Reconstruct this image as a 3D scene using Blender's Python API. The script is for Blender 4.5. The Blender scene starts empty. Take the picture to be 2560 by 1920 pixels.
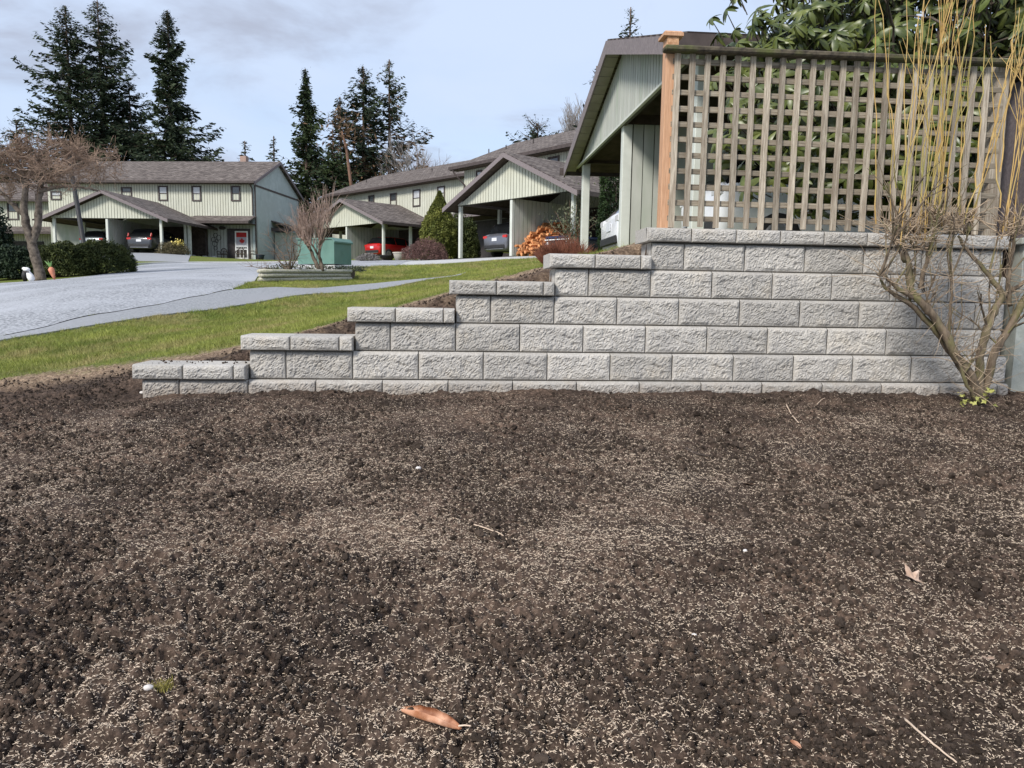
import bpy, bmesh, math, random
import numpy as np
from mathutils import Vector, Matrix, Euler
from mathutils.geometry import delaunay_2d_cdt

random.seed(7)
rng = np.random.default_rng(11)
scene = bpy.context.scene
COL = scene.collection
R = math.radians

# ------------------------------------------------------------------ camera
F_PX, CX, CY = 1900.0, 1280.0, 960.0
CAM = Vector((0.0, 0.0, 1.05))
PITCH, ROLL = math.atan(220.0 / 1900.0), 0.0155
_f = Vector((0, math.cos(PITCH), -math.sin(PITCH)))
_u0 = Vector((0, math.sin(PITCH), math.cos(PITCH)))
_r = Vector((1, 0, 0)) * math.cos(ROLL) + _u0 * math.sin(ROLL)
_u = _u0 * math.cos(ROLL) - Vector((1, 0, 0)) * math.sin(ROLL)
cam_data = bpy.data.cameras.new('camera')
cam_data.sensor_width = 36.0
cam_data.lens = 36.0 * F_PX / 2560.0
cam_data.clip_start = 0.05
cam_data.clip_end = 2000.0
cam = bpy.data.objects.new('camera', cam_data)
cam.matrix_world = Matrix(((_r.x, _u.x, -_f.x, CAM.x), (_r.y, _u.y, -_f.y, CAM.y), (_r.z, _u.z, -_f.z, CAM.z), (0, 0, 0, 1)))
COL.objects.link(cam)
scene.camera = cam

# ------------------------------------------------------------------ sky, sun, exposure
SUN_EL, SUN_AZ = R(40), R(218)          # azimuth clockwise from +Y: the light comes from behind the camera, from the left
world = bpy.data.worlds.new('World')
scene.world = world
world.use_nodes = True
wn, wl = world.node_tree.nodes, world.node_tree.links
wn.clear()
w_out = wn.new('ShaderNodeOutputWorld')
w_bg = wn.new('ShaderNodeBackground')
w_sky = wn.new('ShaderNodeTexSky')
w_sky.sky_type = 'NISHITA'
w_sky.sun_disc = False
w_sky.sun_elevation = SUN_EL
w_sky.sun_rotation = SUN_AZ
w_sky.dust_density = 0.6
w_sky.ozone_density = 1.5
w_bg.inputs['Strength'].default_value = 0.13
w_tc = wn.new('ShaderNodeTexCoord')
# a thin, broken cloud sheet: direction projected on a flat layer overhead
w_sep = wn.new('ShaderNodeSeparateXYZ')
wl.new(w_tc.outputs['Generated'], w_sep.inputs[0])
w_zc = wn.new('ShaderNodeMath'); w_zc.operation = 'ADD'; w_zc.inputs[1].default_value = 0.22
w_za = wn.new('ShaderNodeMath'); w_za.operation = 'ABSOLUTE'
wl.new(w_sep.outputs['Z'], w_za.inputs[0]); wl.new(w_za.outputs[0], w_zc.inputs[0])
w_div = wn.new('ShaderNodeVectorMath'); w_div.operation = 'DIVIDE'
w_cmb = wn.new('ShaderNodeCombineXYZ')
for i in range(3):
    wl.new(w_zc.outputs[0], w_cmb.inputs[i])
wl.new(w_tc.outputs['Generated'], w_div.inputs[0]); wl.new(w_cmb.outputs[0], w_div.inputs[1])
def w_noise(scale, detail, rough, lo, hi, dist=0.0):
    n = wn.new('ShaderNodeTexNoise')
    n.inputs['Scale'].default_value = scale
    n.inputs['Detail'].default_value = detail
    n.inputs['Roughness'].default_value = rough
    n.inputs['Distortion'].default_value = dist
    wl.new(w_div.outputs[0], n.inputs['Vector'])
    m = wn.new('ShaderNodeMapRange')
    m.inputs['From Min'].default_value = lo
    m.inputs['From Max'].default_value = hi
    m.interpolation_type = 'SMOOTHSTEP'
    wl.new(n.outputs['Fac'], m.inputs['Value'])
    return m.outputs['Result']
w_veil = w_noise(0.9, 5, 0.55, 0.30, 0.62, 0.3)
w_dark = w_noise(1.5, 6, 0.58, 0.46, 0.68, 0.4)
w_m1 = wn.new('ShaderNodeMix'); w_m1.data_type = 'RGBA'
w_m1.inputs['B'].default_value = (3.75, 4.4, 5.6, 1)
w_s1 = wn.new('ShaderNodeMath'); w_s1.operation = 'MULTIPLY_ADD'; w_s1.inputs[1].default_value = 0.32; w_s1.inputs[2].default_value = 0.62
wl.new(w_veil, w_s1.inputs[0]); wl.new(w_s1.outputs[0], w_m1.inputs['Factor'])
wl.new(w_sky.outputs['Color'], w_m1.inputs['A'])
w_m2 = wn.new('ShaderNodeMix'); w_m2.data_type = 'RGBA'
w_m2.inputs['B'].default_value = (2.5, 2.75, 3.45, 1)
w_s2 = wn.new('ShaderNodeMath'); w_s2.operation = 'MULTIPLY'; w_s2.inputs[1].default_value = 0.9
wl.new(w_dark, w_s2.inputs[0]); wl.new(w_s2.outputs[0], w_m2.inputs['Factor'])
wl.new(w_m1.outputs['Result'], w_m2.inputs['A'])
wl.new(w_m2.outputs['Result'], w_bg.inputs['Color'])
wl.new(w_bg.outputs[0], w_out.inputs['Surface'])

sun_d = bpy.data.lights.new('sun', 'SUN')
sun_d.energy = 3.1
sun_d.angle = R(14)
sun_d.color = (1.0, 0.95, 0.87)
sun = bpy.data.objects.new('sun', sun_d)
_sd = Vector((math.sin(SUN_AZ) * math.cos(SUN_EL), math.cos(SUN_AZ) * math.cos(SUN_EL), math.sin(SUN_EL)))
sun.rotation_euler = _sd.to_track_quat('Z', 'Y').to_euler()
sun.location = _sd * 50
COL.objects.link(sun)

scene.view_settings.view_transform = 'Standard'
scene.view_settings.look = 'None'
scene.view_settings.exposure = 0.5
scene.view_settings.gamma = 1.0
scene.view_settings.use_curve_mapping = False
scene.render.engine = 'CYCLES'
scene.cycles.max_bounces = 6
scene.cycles.transparent_max_bounces = 8

# ------------------------------------------------------------------ pixels to places
def ray(px, py):
    return _f * F_PX + _r * (px - CX) - _u * (py - CY)
def P(px, py, Y):
    d = ray(px, py)
    return CAM + d * (Y / d.y)

# ------------------------------------------------------------------ small numpy noise
def _hash(ix, iy, iz, seed):
    with np.errstate(over='ignore'):
        n = (ix.astype(np.uint32) * np.uint32(374761393) + iy.astype(np.uint32) * np.uint32(668265263)
             + iz.astype(np.uint32) * np.uint32(2147483647) + np.uint32((seed * 974711 + 12345) & 0xffffffff))
        n = (n ^ (n >> np.uint32(13))) * np.uint32(1274126177)
        n = n ^ (n >> np.uint32(16))
    return n.astype(np.float64) / 4294967295.0
def vnoise2(x, y, seed=0):
    """value noise, -1..1"""
    x = np.asarray(x, float) + 5000.0; y = np.asarray(y, float) + 5000.0
    ix = np.floor(x).astype(np.int64); iy = np.floor(y).astype(np.int64)
    fx = x - ix; fy = y - iy
    fx = fx * fx * fx * (fx * (fx * 6 - 15) + 10); fy = fy * fy * fy * (fy * (fy * 6 - 15) + 10)
    z = np.zeros_like(ix)
    a = _hash(ix, iy, z, seed); b = _hash(ix + 1, iy, z, seed)
    c = _hash(ix, iy + 1, z, seed); d = _hash(ix + 1, iy + 1, z, seed)
    return ((a * (1 - fx) + b * fx) * (1 - fy) + (c * (1 - fx) + d * fx) * fy) * 2 - 1
def fbm2(x, y, oct=4, seed=0, gain=0.5):
    s = 0; a = 1.0; t = 0.0
    for i in range(oct):
        s = s + a * vnoise2(np.asarray(x) * 2 ** i + 17.3 * i, np.asarray(y) * 2 ** i - 9.1 * i, seed + i)
        t += a; a *= gain
    return s / t
def sstep(a, b, x):
    t = np.clip((x - a) / (b - a), 0, 1)
    return t * t * (3 - 2 * t)

# ------------------------------------------------------------------ objects
def tag(o, label=None, cat=None, group=None, kind=None):
    if label: o['label'] = label
    if cat: o['category'] = cat
    if group: o['group'] = group
    if kind: o['kind'] = kind
    return o
def thing(name, label, cat, loc=(0, 0, 0), rz=0.0, group=None, kind=None):
    o = bpy.data.objects.new(name, None)
    o.empty_display_size = 0.2
    o.location = loc
    o.rotation_euler = (0, 0, rz)
    COL.objects.link(o)
    return tag(o, label, cat, group, kind)
def wmat(o):
    m = Matrix.Identity(4)
    while o is not None:
        m = Matrix.LocRotScale(o.location, o.rotation_euler, o.scale) @ m
        o = o.parent
    return m
def link_mesh(name, me, mat=None, parent=None, smooth=False):
    if mat is not None:
        for mm in (mat if isinstance(mat, (list, tuple)) else [mat]):
            me.materials.append(mm)
    if smooth:
        me.polygons.foreach_set('use_smooth', [True] * len(me.polygons))
    o = bpy.data.objects.new(name, me)
    COL.objects.link(o)
    if parent is not None:
        o.parent = parent
    return o
def copy_tree(o, parent=None):
    c = o.copy()
    COL.objects.link(c)
    c.parent = parent
    for ch in list(o.children):
        copy_tree(ch, c)
    return c
def np_mesh(name, V, faces_n, F):
    """V (n,3); F (m,k) constant k"""
    me = bpy.data.meshes.new(name)
    V = np.ascontiguousarray(V, dtype=np.float32); F = np.ascontiguousarray(F, dtype=np.int32)
    me.vertices.add(len(V)); me.vertices.foreach_set('co', V.ravel())
    k = F.shape[1]; m = F.shape[0]
    me.loops.add(m * k); me.loops.foreach_set('vertex_index', F.ravel())
    me.polygons.add(m)
    me.polygons.foreach_set('loop_start', np.arange(0, m * k, k, dtype=np.int32))
    me.polygons.foreach_set('loop_total', np.full(m, k, dtype=np.int32))
    me.update(calc_edges=True)
    return me

class MB:
    """collects simple shapes, builds one mesh object"""
    def __init__(s):
        s.v = []; s.f = []
    def add(s, vs, fs):
        n = len(s.v)
        s.v += [Vector(v) for v in vs]
        s.f += [tuple(i + n for i in f) for f in fs]
        return s
    def box(s, c, size, rot=None, bevel=0.0):
        x, y, z = size[0] / 2, size[1] / 2, size[2] / 2
        if bevel > 0:
            b = min(bevel, x * .9, y * .9, z * .9)
            pts = []
            # 24-vertex chamfered box
            for sx in (-1, 1):
                for sy in (-1, 1):
                    for sz in (-1, 1):
                        pts.append((sx * x, sy * (y - b), sz * (z - b)))
                        pts.append((sx * (x - b), sy * y, sz * (z - b)))
                        pts.append((sx * (x - b), sy * (y - b), sz * z))
            def ix(sx, sy, sz, k):
                return ((sx > 0) * 4 + (sy > 0) * 2 + (sz > 0)) * 3 + k
            fs = []
            for q in (-1, 1):
                fs.append([ix(q, -1, -1, 0), ix(q, 1, -1, 0), ix(q, 1, 1, 0), ix(q, -1, 1, 0)][::q])
                fs.append([ix(-1, q, -1, 1), ix(1, q, -1, 1), ix(1, q, 1, 1), ix(-1, q, 1, 1)][::-q])
                fs.append([ix(-1, -1, q, 2), ix(1, -1, q, 2), ix(1, 1, q, 2), ix(-1, 1, q, 2)][::q])
            for a in (-1, 1):
                for b2 in (-1, 1):
                    k = a * b2
                    fs.append([ix(-1, a, b2, 1), ix(1, a, b2, 1), ix(1, a, b2, 2), ix(-1, a, b2, 2)][::-k])
                    fs.append([ix(a, -1, b2, 0), ix(a, 1, b2, 0), ix(a, 1, b2, 2), ix(a, -1, b2, 2)][::k])
                    fs.append([ix(a, b2, -1, 0), ix(a, b2, 1, 0), ix(a, b2, 1, 1), ix(a, b2, -1, 1)][::-k])
            for a in (-1, 1):
                for b2 in (-1, 1):
                    for c2 in (-1, 1):
                        fs.append([ix(a, b2, c2, 0), ix(a, b2, c2, 1), ix(a, b2, c2, 2)][::a * b2 * c2])
        else:
            pts = [(sx * x, sy * y, sz * z) for sx in (-1, 1) for sy in (-1, 1) for sz in (-1, 1)]
            fs = [(0, 1, 3, 2), (4, 6, 7, 5), (0, 4, 5, 1), (2, 3, 7, 6), (0, 2, 6, 4), (1, 5, 7, 3)]
        m = rot if rot is not None else Matrix.Identity(3)
        if isinstance(m, (int, float)): m = Matrix.Rotation(m, 3, 'Z')
        return s.add([m @ Vector(p) + Vector(c) for p in pts], fs)
    def bar(s, a, b, w, h=None, up=(0, 0, 1), bevel=0.0):
        """box from a to b, w wide, h thick"""
        a = Vector(a); b = Vector(b); h = h or w
        d = b - a; L = d.length; d.normalize()
        upv = Vector(up)
        if abs(d.dot(upv)) > .99: upv = Vector((0, 1, 0))
        sx = d.cross(upv).normalized(); uz = sx.cross(d)
        m = Matrix((d, sx, uz)).transposed()
        return s.box((a + b) / 2, (L, w, h), m, bevel)
    def tube(s, pts, rad, n=6, cap=True):
        pts = [Vector(p) for p in pts]
        if isinstance(rad, (int, float)): rad = [rad] * len(pts)
        rings = []
        prev = None
        for i, p in enumerate(pts):
            t = (pts[min(i + 1, len(pts) - 1)] - pts[max(i - 1, 0)])
            if t.length < 1e-9: t = Vector((0, 0, 1))
            t.normalize()
            if prev is None:
                a = Vector((0, 0, 1)) if abs(t.z) < .9 else Vector((1, 0, 0))
                x = t.cross(a).normalized()
            else:
                x = (prev - t * prev.dot(t))
                x = x.normalized() if x.length > 1e-6 else t.cross(Vector((0, 0, 1))).normalized()
            prev = x
            y = t.cross(x)
            rings.append([p + (x * math.cos(2 * math.pi * k / n) + y * math.sin(2 * math.pi * k / n)) * rad[i] for k in range(n)])
        vs = [q for r_ in rings for q in r_]
        fs = []
        for i in range(len(pts) - 1):
            for k in range(n):
                fs.append((i * n + k, i * n + (k + 1) % n, (i + 1) * n + (k + 1) % n, (i + 1) * n + k))
        if cap:
            fs.append(tuple(range(n - 1, -1, -1)))
            fs.append(tuple((len(pts) - 1) * n + k for k in range(n)))
        return s.add(vs, fs)
    def poly_prism(s, outline, thick):
        """outline: list of 3-D points (planar); thick: vector of extrusion"""
        o = [Vector(p) for p in outline]; t = Vector(thick); n = len(o)
        vs = o + [p + t for p in o]
        nrm = Vector((0, 0, 0))
        for i in range(n):
            nrm += o[i].cross(o[(i + 1) % n])
        flip = nrm.dot(t) > 0
        f0 = tuple(range(n)); f1 = tuple(range(2 * n - 1, n - 1, -1))
        sides = [((i + 1) % n, i, i + n, (i + 1) % n + n) for i in range(n)]
        fs = [f0, f1] + sides
        if flip: fs = [tuple(reversed(f)) for f in fs]
        return s.add(vs, fs)
    def ellipsoid(s, c, r, nu=10, nv=6, rot=None):
        vs = []; fs = []
        m = rot if rot is not None else Matrix.Identity(3)
        c = Vector(c)
        vs.append(c + m @ Vector((0, 0, -r[2])))
        for i in range(1, nv):
            a = -math.pi / 2 + math.pi * i / nv
            for k in range(nu):
                b = 2 * math.pi * k / nu
                vs.append(c + m @ Vector((r[0] * math.cos(a) * math.cos(b), r[1] * math.cos(a) * math.sin(b), r[2] * math.sin(a))))
        vs.append(c + m @ Vector((0, 0, r[2])))
        for k in range(nu):
            fs.append((0, 1 + (k + 1) % nu, 1 + k))
            fs.append((len(vs) - 1, 1 + (nv - 2) * nu + k, 1 + (nv - 2) * nu + (k + 1) % nu))
        for i in range(nv - 2):
            for k in range(nu):
                a = 1 + i * nu + k; b = 1 + i * nu + (k + 1) % nu
                fs.append((a, b, b + nu, a + nu))
        return s.add(vs, fs)
    def build(s, name, mat, parent=None, world=False, smooth=False):
        vs = s.v
        if world and parent is not None:
            mi = wmat(parent).inverted()
            vs = [mi @ v for v in vs]
        me = bpy.data.meshes.new(name)
        me.from_pydata([tuple(v) for v in vs], [], s.f)
        me.update()
        return link_mesh(name, me, mat, parent, smooth)

def tubes_np(segs, n=4):
    """segs: list of (p0, p1, r0, r1): one numpy mesh of open tubes -> V, F"""
    A = np.array([s[0] for s in segs], float); B = np.array([s[1] for s in segs], float)
    r0 = np.array([s[2] for s in segs]); r1 = np.array([s[3] for s in segs])
    d = B - A; L = np.linalg.norm(d, axis=1, keepdims=True); d = d / np.maximum(L, 1e-9)
    ref = np.where(np.abs(d[:, 2:3]) > .9, np.array([[1., 0, 0]]), np.array([[0, 0, 1.]]))
    x = np.cross(d, ref); x /= np.maximum(np.linalg.norm(x, axis=1, keepdims=True), 1e-9)
    y = np.cross(d, x)
    V = np.zeros((len(A), 2 * n, 3))
    for k in range(n):
        c, s_ = math.cos(2 * math.pi * k / n), math.sin(2 * math.pi * k / n)
        o = x * c + y * s_
        V[:, k] = A + o * r0[:, None]; V[:, n + k] = B + o * r1[:, None]
    base = np.arange(len(A))[:, None] * 2 * n
    F = np.concatenate([np.stack([base[:, 0] + (k + 1) % n, base[:, 0] + k, base[:, 0] + n + k, base[:, 0] + n + (k + 1) % n], 1) for k in range(n)])
    return V.reshape(-1, 3), F

# ------------------------------------------------------------------ materials
def nodes_of(name):
    m = bpy.data.materials.new(name)
    m.use_nodes = True
    nt = m.node_tree
    bs = nt.nodes.get('Principled BSDF')
    return m, nt, bs
def rampcol(nt, fac, stops):
    r_ = nt.nodes.new('ShaderNodeValToRGB')
    e = r_.color_ramp.elements
    while len(e) < len(stops): e.new(0.5)
    for i, (p, c) in enumerate(stops):
        e[i].position = p; e[i].color = (*c, 1)
    nt.links.new(fac, r_.inputs['Fac'])
    return r_.outputs['Color']
def pm(name, c1, c2=None, scale=8.0, rough=0.75, bump=0.0, bscale=None, stretch=None, vary=0.0, detail=5, spec=0.35, metal=0.0,
       c3=None, s3=1.0, lo=0.35, hi=0.65, bdist=0.01, world=False, coat=0.0):
    """procedural Principled material: two colours over noise, an optional third broad patch, bump, per-object brightness"""
    m, nt, bs = nodes_of(name)
    N = nt.nodes; L = nt.links
    tc = N.new('ShaderNodeTexCoord')
    if world:
        g = N.new('ShaderNodeNewGeometry'); vec = g.outputs['Position']
    else:
        oi = N.new('ShaderNodeObjectInfo')
        ad = N.new('ShaderNodeVectorMath'); ad.operation = 'ADD'
        mu = N.new('ShaderNodeMath'); mu.operation = 'MULTIPLY'; mu.inputs[1].default_value = 37.0
        L.new(oi.outputs['Random'], mu.inputs[0])
        L.new(tc.outputs['Object'], ad.inputs[0]); L.new(mu.outputs[0], ad.inputs[1])
        vec = ad.outputs[0]
    if stretch:
        mp = N.new('ShaderNodeMapping'); mp.inputs['Scale'].default_value = stretch
        L.new(vec, mp.inputs['Vector']); vec = mp.outputs[0]
    no = N.new('ShaderNodeTexNoise'); no.inputs['Scale'].default_value = scale; no.inputs['Detail'].default_value = detail
    no.inputs['Roughness'].default_value = 0.6
    L.new(vec, no.inputs['Vector'])
    c2 = c2 or c1
    col = rampcol(nt, no.outputs['Fac'], [(lo, c1), (hi, c2)])
    if c3 is not None:
        n3 = N.new('ShaderNodeTexNoise'); n3.inputs['Scale'].default_value = s3; n3.inputs['Detail'].default_value = 4
        L.new(vec, n3.inputs['Vector'])
        mr = N.new('ShaderNodeMapRange'); mr.inputs['From Min'].default_value = .48; mr.inputs['From Max'].default_value = .68
        L.new(n3.outputs['Fac'], mr.inputs['Value'])
        mx = N.new('ShaderNodeMix'); mx.data_type = 'RGBA'
        L.new(mr.outputs['Result'], mx.inputs['Factor']); L.new(col, mx.inputs['A']); mx.inputs['B'].default_value = (*c3, 1)
        col = mx.outputs['Result']
    if vary > 0:
        oi2 = N.new('ShaderNodeObjectInfo')
        mr = N.new('ShaderNodeMapRange'); mr.inputs['To Min'].default_value = 1 - vary; mr.inputs['To Max'].default_value = 1 + vary
        L.new(oi2.outputs['Random'], mr.inputs['Value'])
        hs = N.new('ShaderNodeHueSaturation'); L.new(mr.outputs['Result'], hs.inputs['Value']); L.new(col, hs.inputs['Color'])
        col = hs.outputs['Color']
    L.new(col, bs.inputs['Base Color'])
    bs.inputs['Roughness'].default_value = rough
    bs.inputs['Specular IOR Level'].default_value = spec
    bs.inputs['Metallic'].default_value = metal
    if coat: bs.inputs['Coat Weight'].default_value = coat
    if bump > 0:
        nb = N.new('ShaderNodeTexNoise'); nb.inputs['Scale'].default_value = bscale or scale * 3; nb.inputs['Detail'].default_value = 5
        L.new(vec, nb.inputs['Vector'])
        b = N.new('ShaderNodeBump'); b.inputs['Strength'].default_value = bump; b.inputs['Distance'].default_value = bdist
        L.new(nb.outputs['Fac'], b.inputs['Height']); L.new(b.outputs['Normal'], bs.inputs['Normal'])
    return m

# ------------------------------------------------------------------ scatter: points of one mesh turned into instances (for stuff only)
def scatter(name, pts, rots, scls, mat, maker, kind='stuff', label=None, cat=None):
    """maker(node_tree) returns a list of geometry sockets (the variants)"""
    me = bpy.data.meshes.new(name)
    n = len(pts)
    me.vertices.add(n)
    me.vertices.foreach_set('co', np.ascontiguousarray(pts, np.float32).ravel())
    a = me.attributes.new('rot', 'FLOAT_VECTOR', 'POINT'); a.data.foreach_set('vector', np.ascontiguousarray(rots, np.float32).ravel())
    a = me.attributes.new('scl', 'FLOAT_VECTOR', 'POINT'); a.data.foreach_set('vector', np.ascontiguousarray(scls, np.float32).ravel())
    me.materials.append(mat)
    o = bpy.data.objects.new(name, me); COL.objects.link(o)
    ng = bpy.data.node_groups.new(name + '_nodes', 'GeometryNodeTree')
    ng.interface.new_socket('Geometry', in_out='INPUT', socket_type='NodeSocketGeometry')
    ng.interface.new_socket('Geometry', in_out='OUTPUT', socket_type='NodeSocketGeometry')
    N, L = ng.nodes, ng.links
    gi, go = N.new('NodeGroupInput'), N.new('NodeGroupOutput')
    m2p = N.new('GeometryNodeMeshToPoints')
    L.new(gi.outputs[0], m2p.inputs['Mesh'])
    iop = N.new('GeometryNodeInstanceOnPoints')
    L.new(m2p.outputs[0], iop.inputs['Points'])
    join = N.new('GeometryNodeJoinGeometry')
    outs = maker(ng)
    for g in reversed(outs):
        sm = N.new('GeometryNodeSetMaterial'); sm.inputs['Material'].default_value = mat
        L.new(g, sm.inputs['Geometry'])
        g2i = N.new('GeometryNodeGeometryToInstance')
        L.new(sm.outputs[0], g2i.inputs[0]); L.new(g2i.outputs[0], join.inputs[0])
    L.new(join.outputs[0], iop.inputs['Instance'])
    iop.inputs['Pick Instance'].default_value = True
    ri = N.new('FunctionNodeRandomValue'); ri.data_type = 'INT'
    ri.inputs[4].default_value = 0; ri.inputs[5].default_value = len(outs) - 1
    L.new(ri.outputs[2], iop.inputs['Instance Index'])
    ra = N.new('GeometryNodeInputNamedAttribute'); ra.data_type = 'FLOAT_VECTOR'; ra.inputs['Name'].default_value = 'rot'
    e2r = N.new('FunctionNodeEulerToRotation'); L.new(ra.outputs[0], e2r.inputs[0]); L.new(e2r.outputs[0], iop.inputs['Rotation'])
    sa = N.new('GeometryNodeInputNamedAttribute'); sa.data_type = 'FLOAT_VECTOR'; sa.inputs['Name'].default_value = 'scl'
    L.new(sa.outputs[0], iop.inputs['Scale'])
    L.new(iop.outputs[0], go.inputs[0])
    md = o.modifiers.new('scatter', 'NODES'); md.node_group = ng
    tag(o, label, cat, None, kind)
    return o
# ------------------------------------------------------------------ terrain
WA, WY = 0.09, 5.46                      # the retaining wall's face: Y = WY + WA * X
BH, BL, CAPH = 0.203, 0.463, 0.10
Z0 = P(1280, 950, WY).z                  # top of the half-buried bottom course
XS = [-2.55, -1.838, -1.115, -0.405, 0.306, 1.017]   # left end of each course
XR = 3.78
def captop(k): return Z0 + BH * k + CAPH
def wy(x): return WY + WA * x

near_edge = [(0, 852, 9.98), (130, 831, 10.7), (300, 804, 11.8), (405, 788, 12.7), (526, 775, 13.8), (643, 757, 15.05), (865, 732, 18.3), (978, 718, 20.5), (1136, 691, 24.7)]
far_edge = [(582, 725, 16.0), (752, 721, 18.4), (865, 714, 20.5), (978, 705, 22.2), (1136, 689, 25.6)]
seam = [(0, 842, 10.35), (130, 815, 11.2), (211, 793, 11.9), (347, 772, 13.0), (463, 747, 14.4), (582, 725, 16.0)]
island = [(582, 722, 16.3), (622, 708, 17.6), (642, 692, 21.0), (662, 682, 23.6), (760, 675, 26.5), (870, 668, 29.0), (1000, 663, 31.5), (1130, 657, 31.6), (1265, 647, 31.6)]
road_far = [(0, 708, 27.0), (100, 702, 28.0), (230, 690, 30.0), (310, 680, 33.0), (325, 662, 42.0), (470, 657, 45.0), (640, 657, 46.0), (760, 655, 46.0),
            (870, 651, 46.5), (960, 651, 46.0), (1045, 650, 42.0), (1127, 649, 38.0), (1265, 643, 35.0), (1437, 640, 31.6)]
ctrl = []
for lst in (near_edge, far_edge, seam, island, road_far):
    ctrl += [P(*q) for q in lst]
for k in range(6):
    xm = XS[k] + .36
    ctrl.append(Vector((xm, wy(xm) + .5, captop(k) + .01)))
for x in (1.8, 2.6, 3.6, 5.0):
    ctrl.append(Vector((x, wy(x) + .5, captop(5) - .06)))
zg = captop(5) - .02
for q in [(2.0, 9.0, zg), (2.1, 13.4, zg + .02), (1.8, 17.5, zg + .25), (6, 9, zg), (6, 14, zg + .05), (10, 14, zg + .2), (9, 20, zg + .5), (3, 24, zg + .8)]:
    ctrl.append(Vector(q))
for q in [(131, 630, 51), (270, 632, 51), (410, 634, 51), (640, 650, 57), (500, 648, 55), (20, 640, 56), (957, 645, 50.5), (786, 655, 57)]:
    ctrl.append(P(*q))
for q in [(650, 704, 20.0), (880, 701, 22.5), (800, 668, 27.5)]:
    ctrl.append(P(*q))
for q in [(0, 941, 7.0), (-300, 985, 6.4), (-400, 880, 10.5), (-900, 1000, 10.0), (-700, 760, 22), (-700, 715, 34)]:
    ctrl.append(P(*q))
for q in [(-45, 60, 3.6), (-10, 68, 3.7), (8, 48, 3.4), (20, 30, 2.8), (-50, 25, 1.0), (30, 10, 1.5), (-45, 8, .3), (25, 80, 4), (-60, 90, 4), (-20, 100, 4)]:
    ctrl.append(Vector(q))
ctrl_S = [P(1280, 981, 5.42), P(560, 990, 5.15), P(2400, 979, 5.85), P(0, 1012, 5.4), P(0, 945, 6.9), P(-500, 1080, 5.4), P(-300, 985, 6.4),
          Vector((-4, 1.2, -.03)), Vector((0, 1.0, 0.02)), Vector((3.5, 1.2, .02)), Vector((0, 2.8, .13)), Vector((-3, 3.0, .08)), Vector((3.5, 3.0, .15)),
          Vector((0, -1, -.1)), Vector((6, 6.2, .36)), Vector((0, 7.5, .45)), Vector((-2.2, 6.4, .33))]
class TPS:
    def __init__(s, pts, lam=0.02):
        A = np.array([[p.x, p.y] for p in pts]); z = np.array([p.z for p in pts]); n = len(A)
        K = s.k(A, A) + lam * np.eye(n)
        Pm = np.c_[np.ones(n), A]
        M = np.block([[K, Pm], [Pm.T, np.zeros((3, 3))]])
        s.w = np.linalg.solve(M, np.r_[z, 0, 0, 0]); s.A = A
    def k(s, a, b):
        d2 = ((a[:, None, :] - b[None, :, :]) ** 2).sum(-1)
        return d2 * np.log(np.maximum(d2, 1e-12)) * .5
    def __call__(s, x, y):
        x = np.asarray(x, float); y = np.asarray(y, float)
        q = np.c_[x.ravel(), y.ravel()]
        out = np.empty(len(q))
        for i in range(0, len(q), 60000):
            qq = q[i:i + 60000]
            out[i:i + 60000] = s.k(qq, s.A) @ s.w[:-3] + s.w[-3] + qq @ s.w[-2:]
        return out.reshape(x.shape)
T_back, T_front = TPS(ctrl, .03), TPS(ctrl_S, .02)
def H(x, y):
    """ground height; a cliff inside the retaining wall, a smooth slope left of its end"""
    x = np.asarray(x, float); y = np.asarray(y, float)
    x, y = np.broadcast_arrays(x, y)
    d = y - (WY - .02 + WA * x)                       # behind the bottom course's face
    left = sstep(-2.45, -3.6, x)
    lo = .20 * (1 - left) + (-.3) * left
    hi = .215 * (1 - left) + 1.7 * left
    t = np.clip((d - lo) / (hi - lo), 0, 1); w = t * t * (3 - 2 * t)
    zb = T_back(x, y)
    # soil never stands higher than the cap within the wall's own thickness
    step = np.zeros_like(x)
    ct = np.full(x.shape, captop(0))
    for k in range(1, 6):
        ct = np.where(x > XS[k] - .02, captop(k), ct)
    inside = (d < .42) & (x > XS[0] - .15) & (x < XR + .1)
    zb = np.where(inside, np.minimum(zb, ct - .045), zb)
    near = (d >= .42) & (d < .62) & (x > XS[0] - .15) & (x < XR + .1)
    f = np.clip((d - .42) / .2, 0, 1)
    zb = np.where(near, np.minimum(zb, ct - .045 + f * .22), zb)
    far = np.clip((np.hypot(x, y - 40) - 75) / 80, 0, 1)
    zb = zb * (1 - far) + 4.2 * far
    return T_front(x, y) * (1 - w) + zb * w
def Hs(x, y): return float(H(np.array([x]), np.array([y]))[0])
def Pg(px, py, Y):
    """photo pixel at depth Y, dropped on the ground"""
    p = P(px, py, Y); return Vector((p.x, p.y, Hs(p.x, p.y)))

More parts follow.
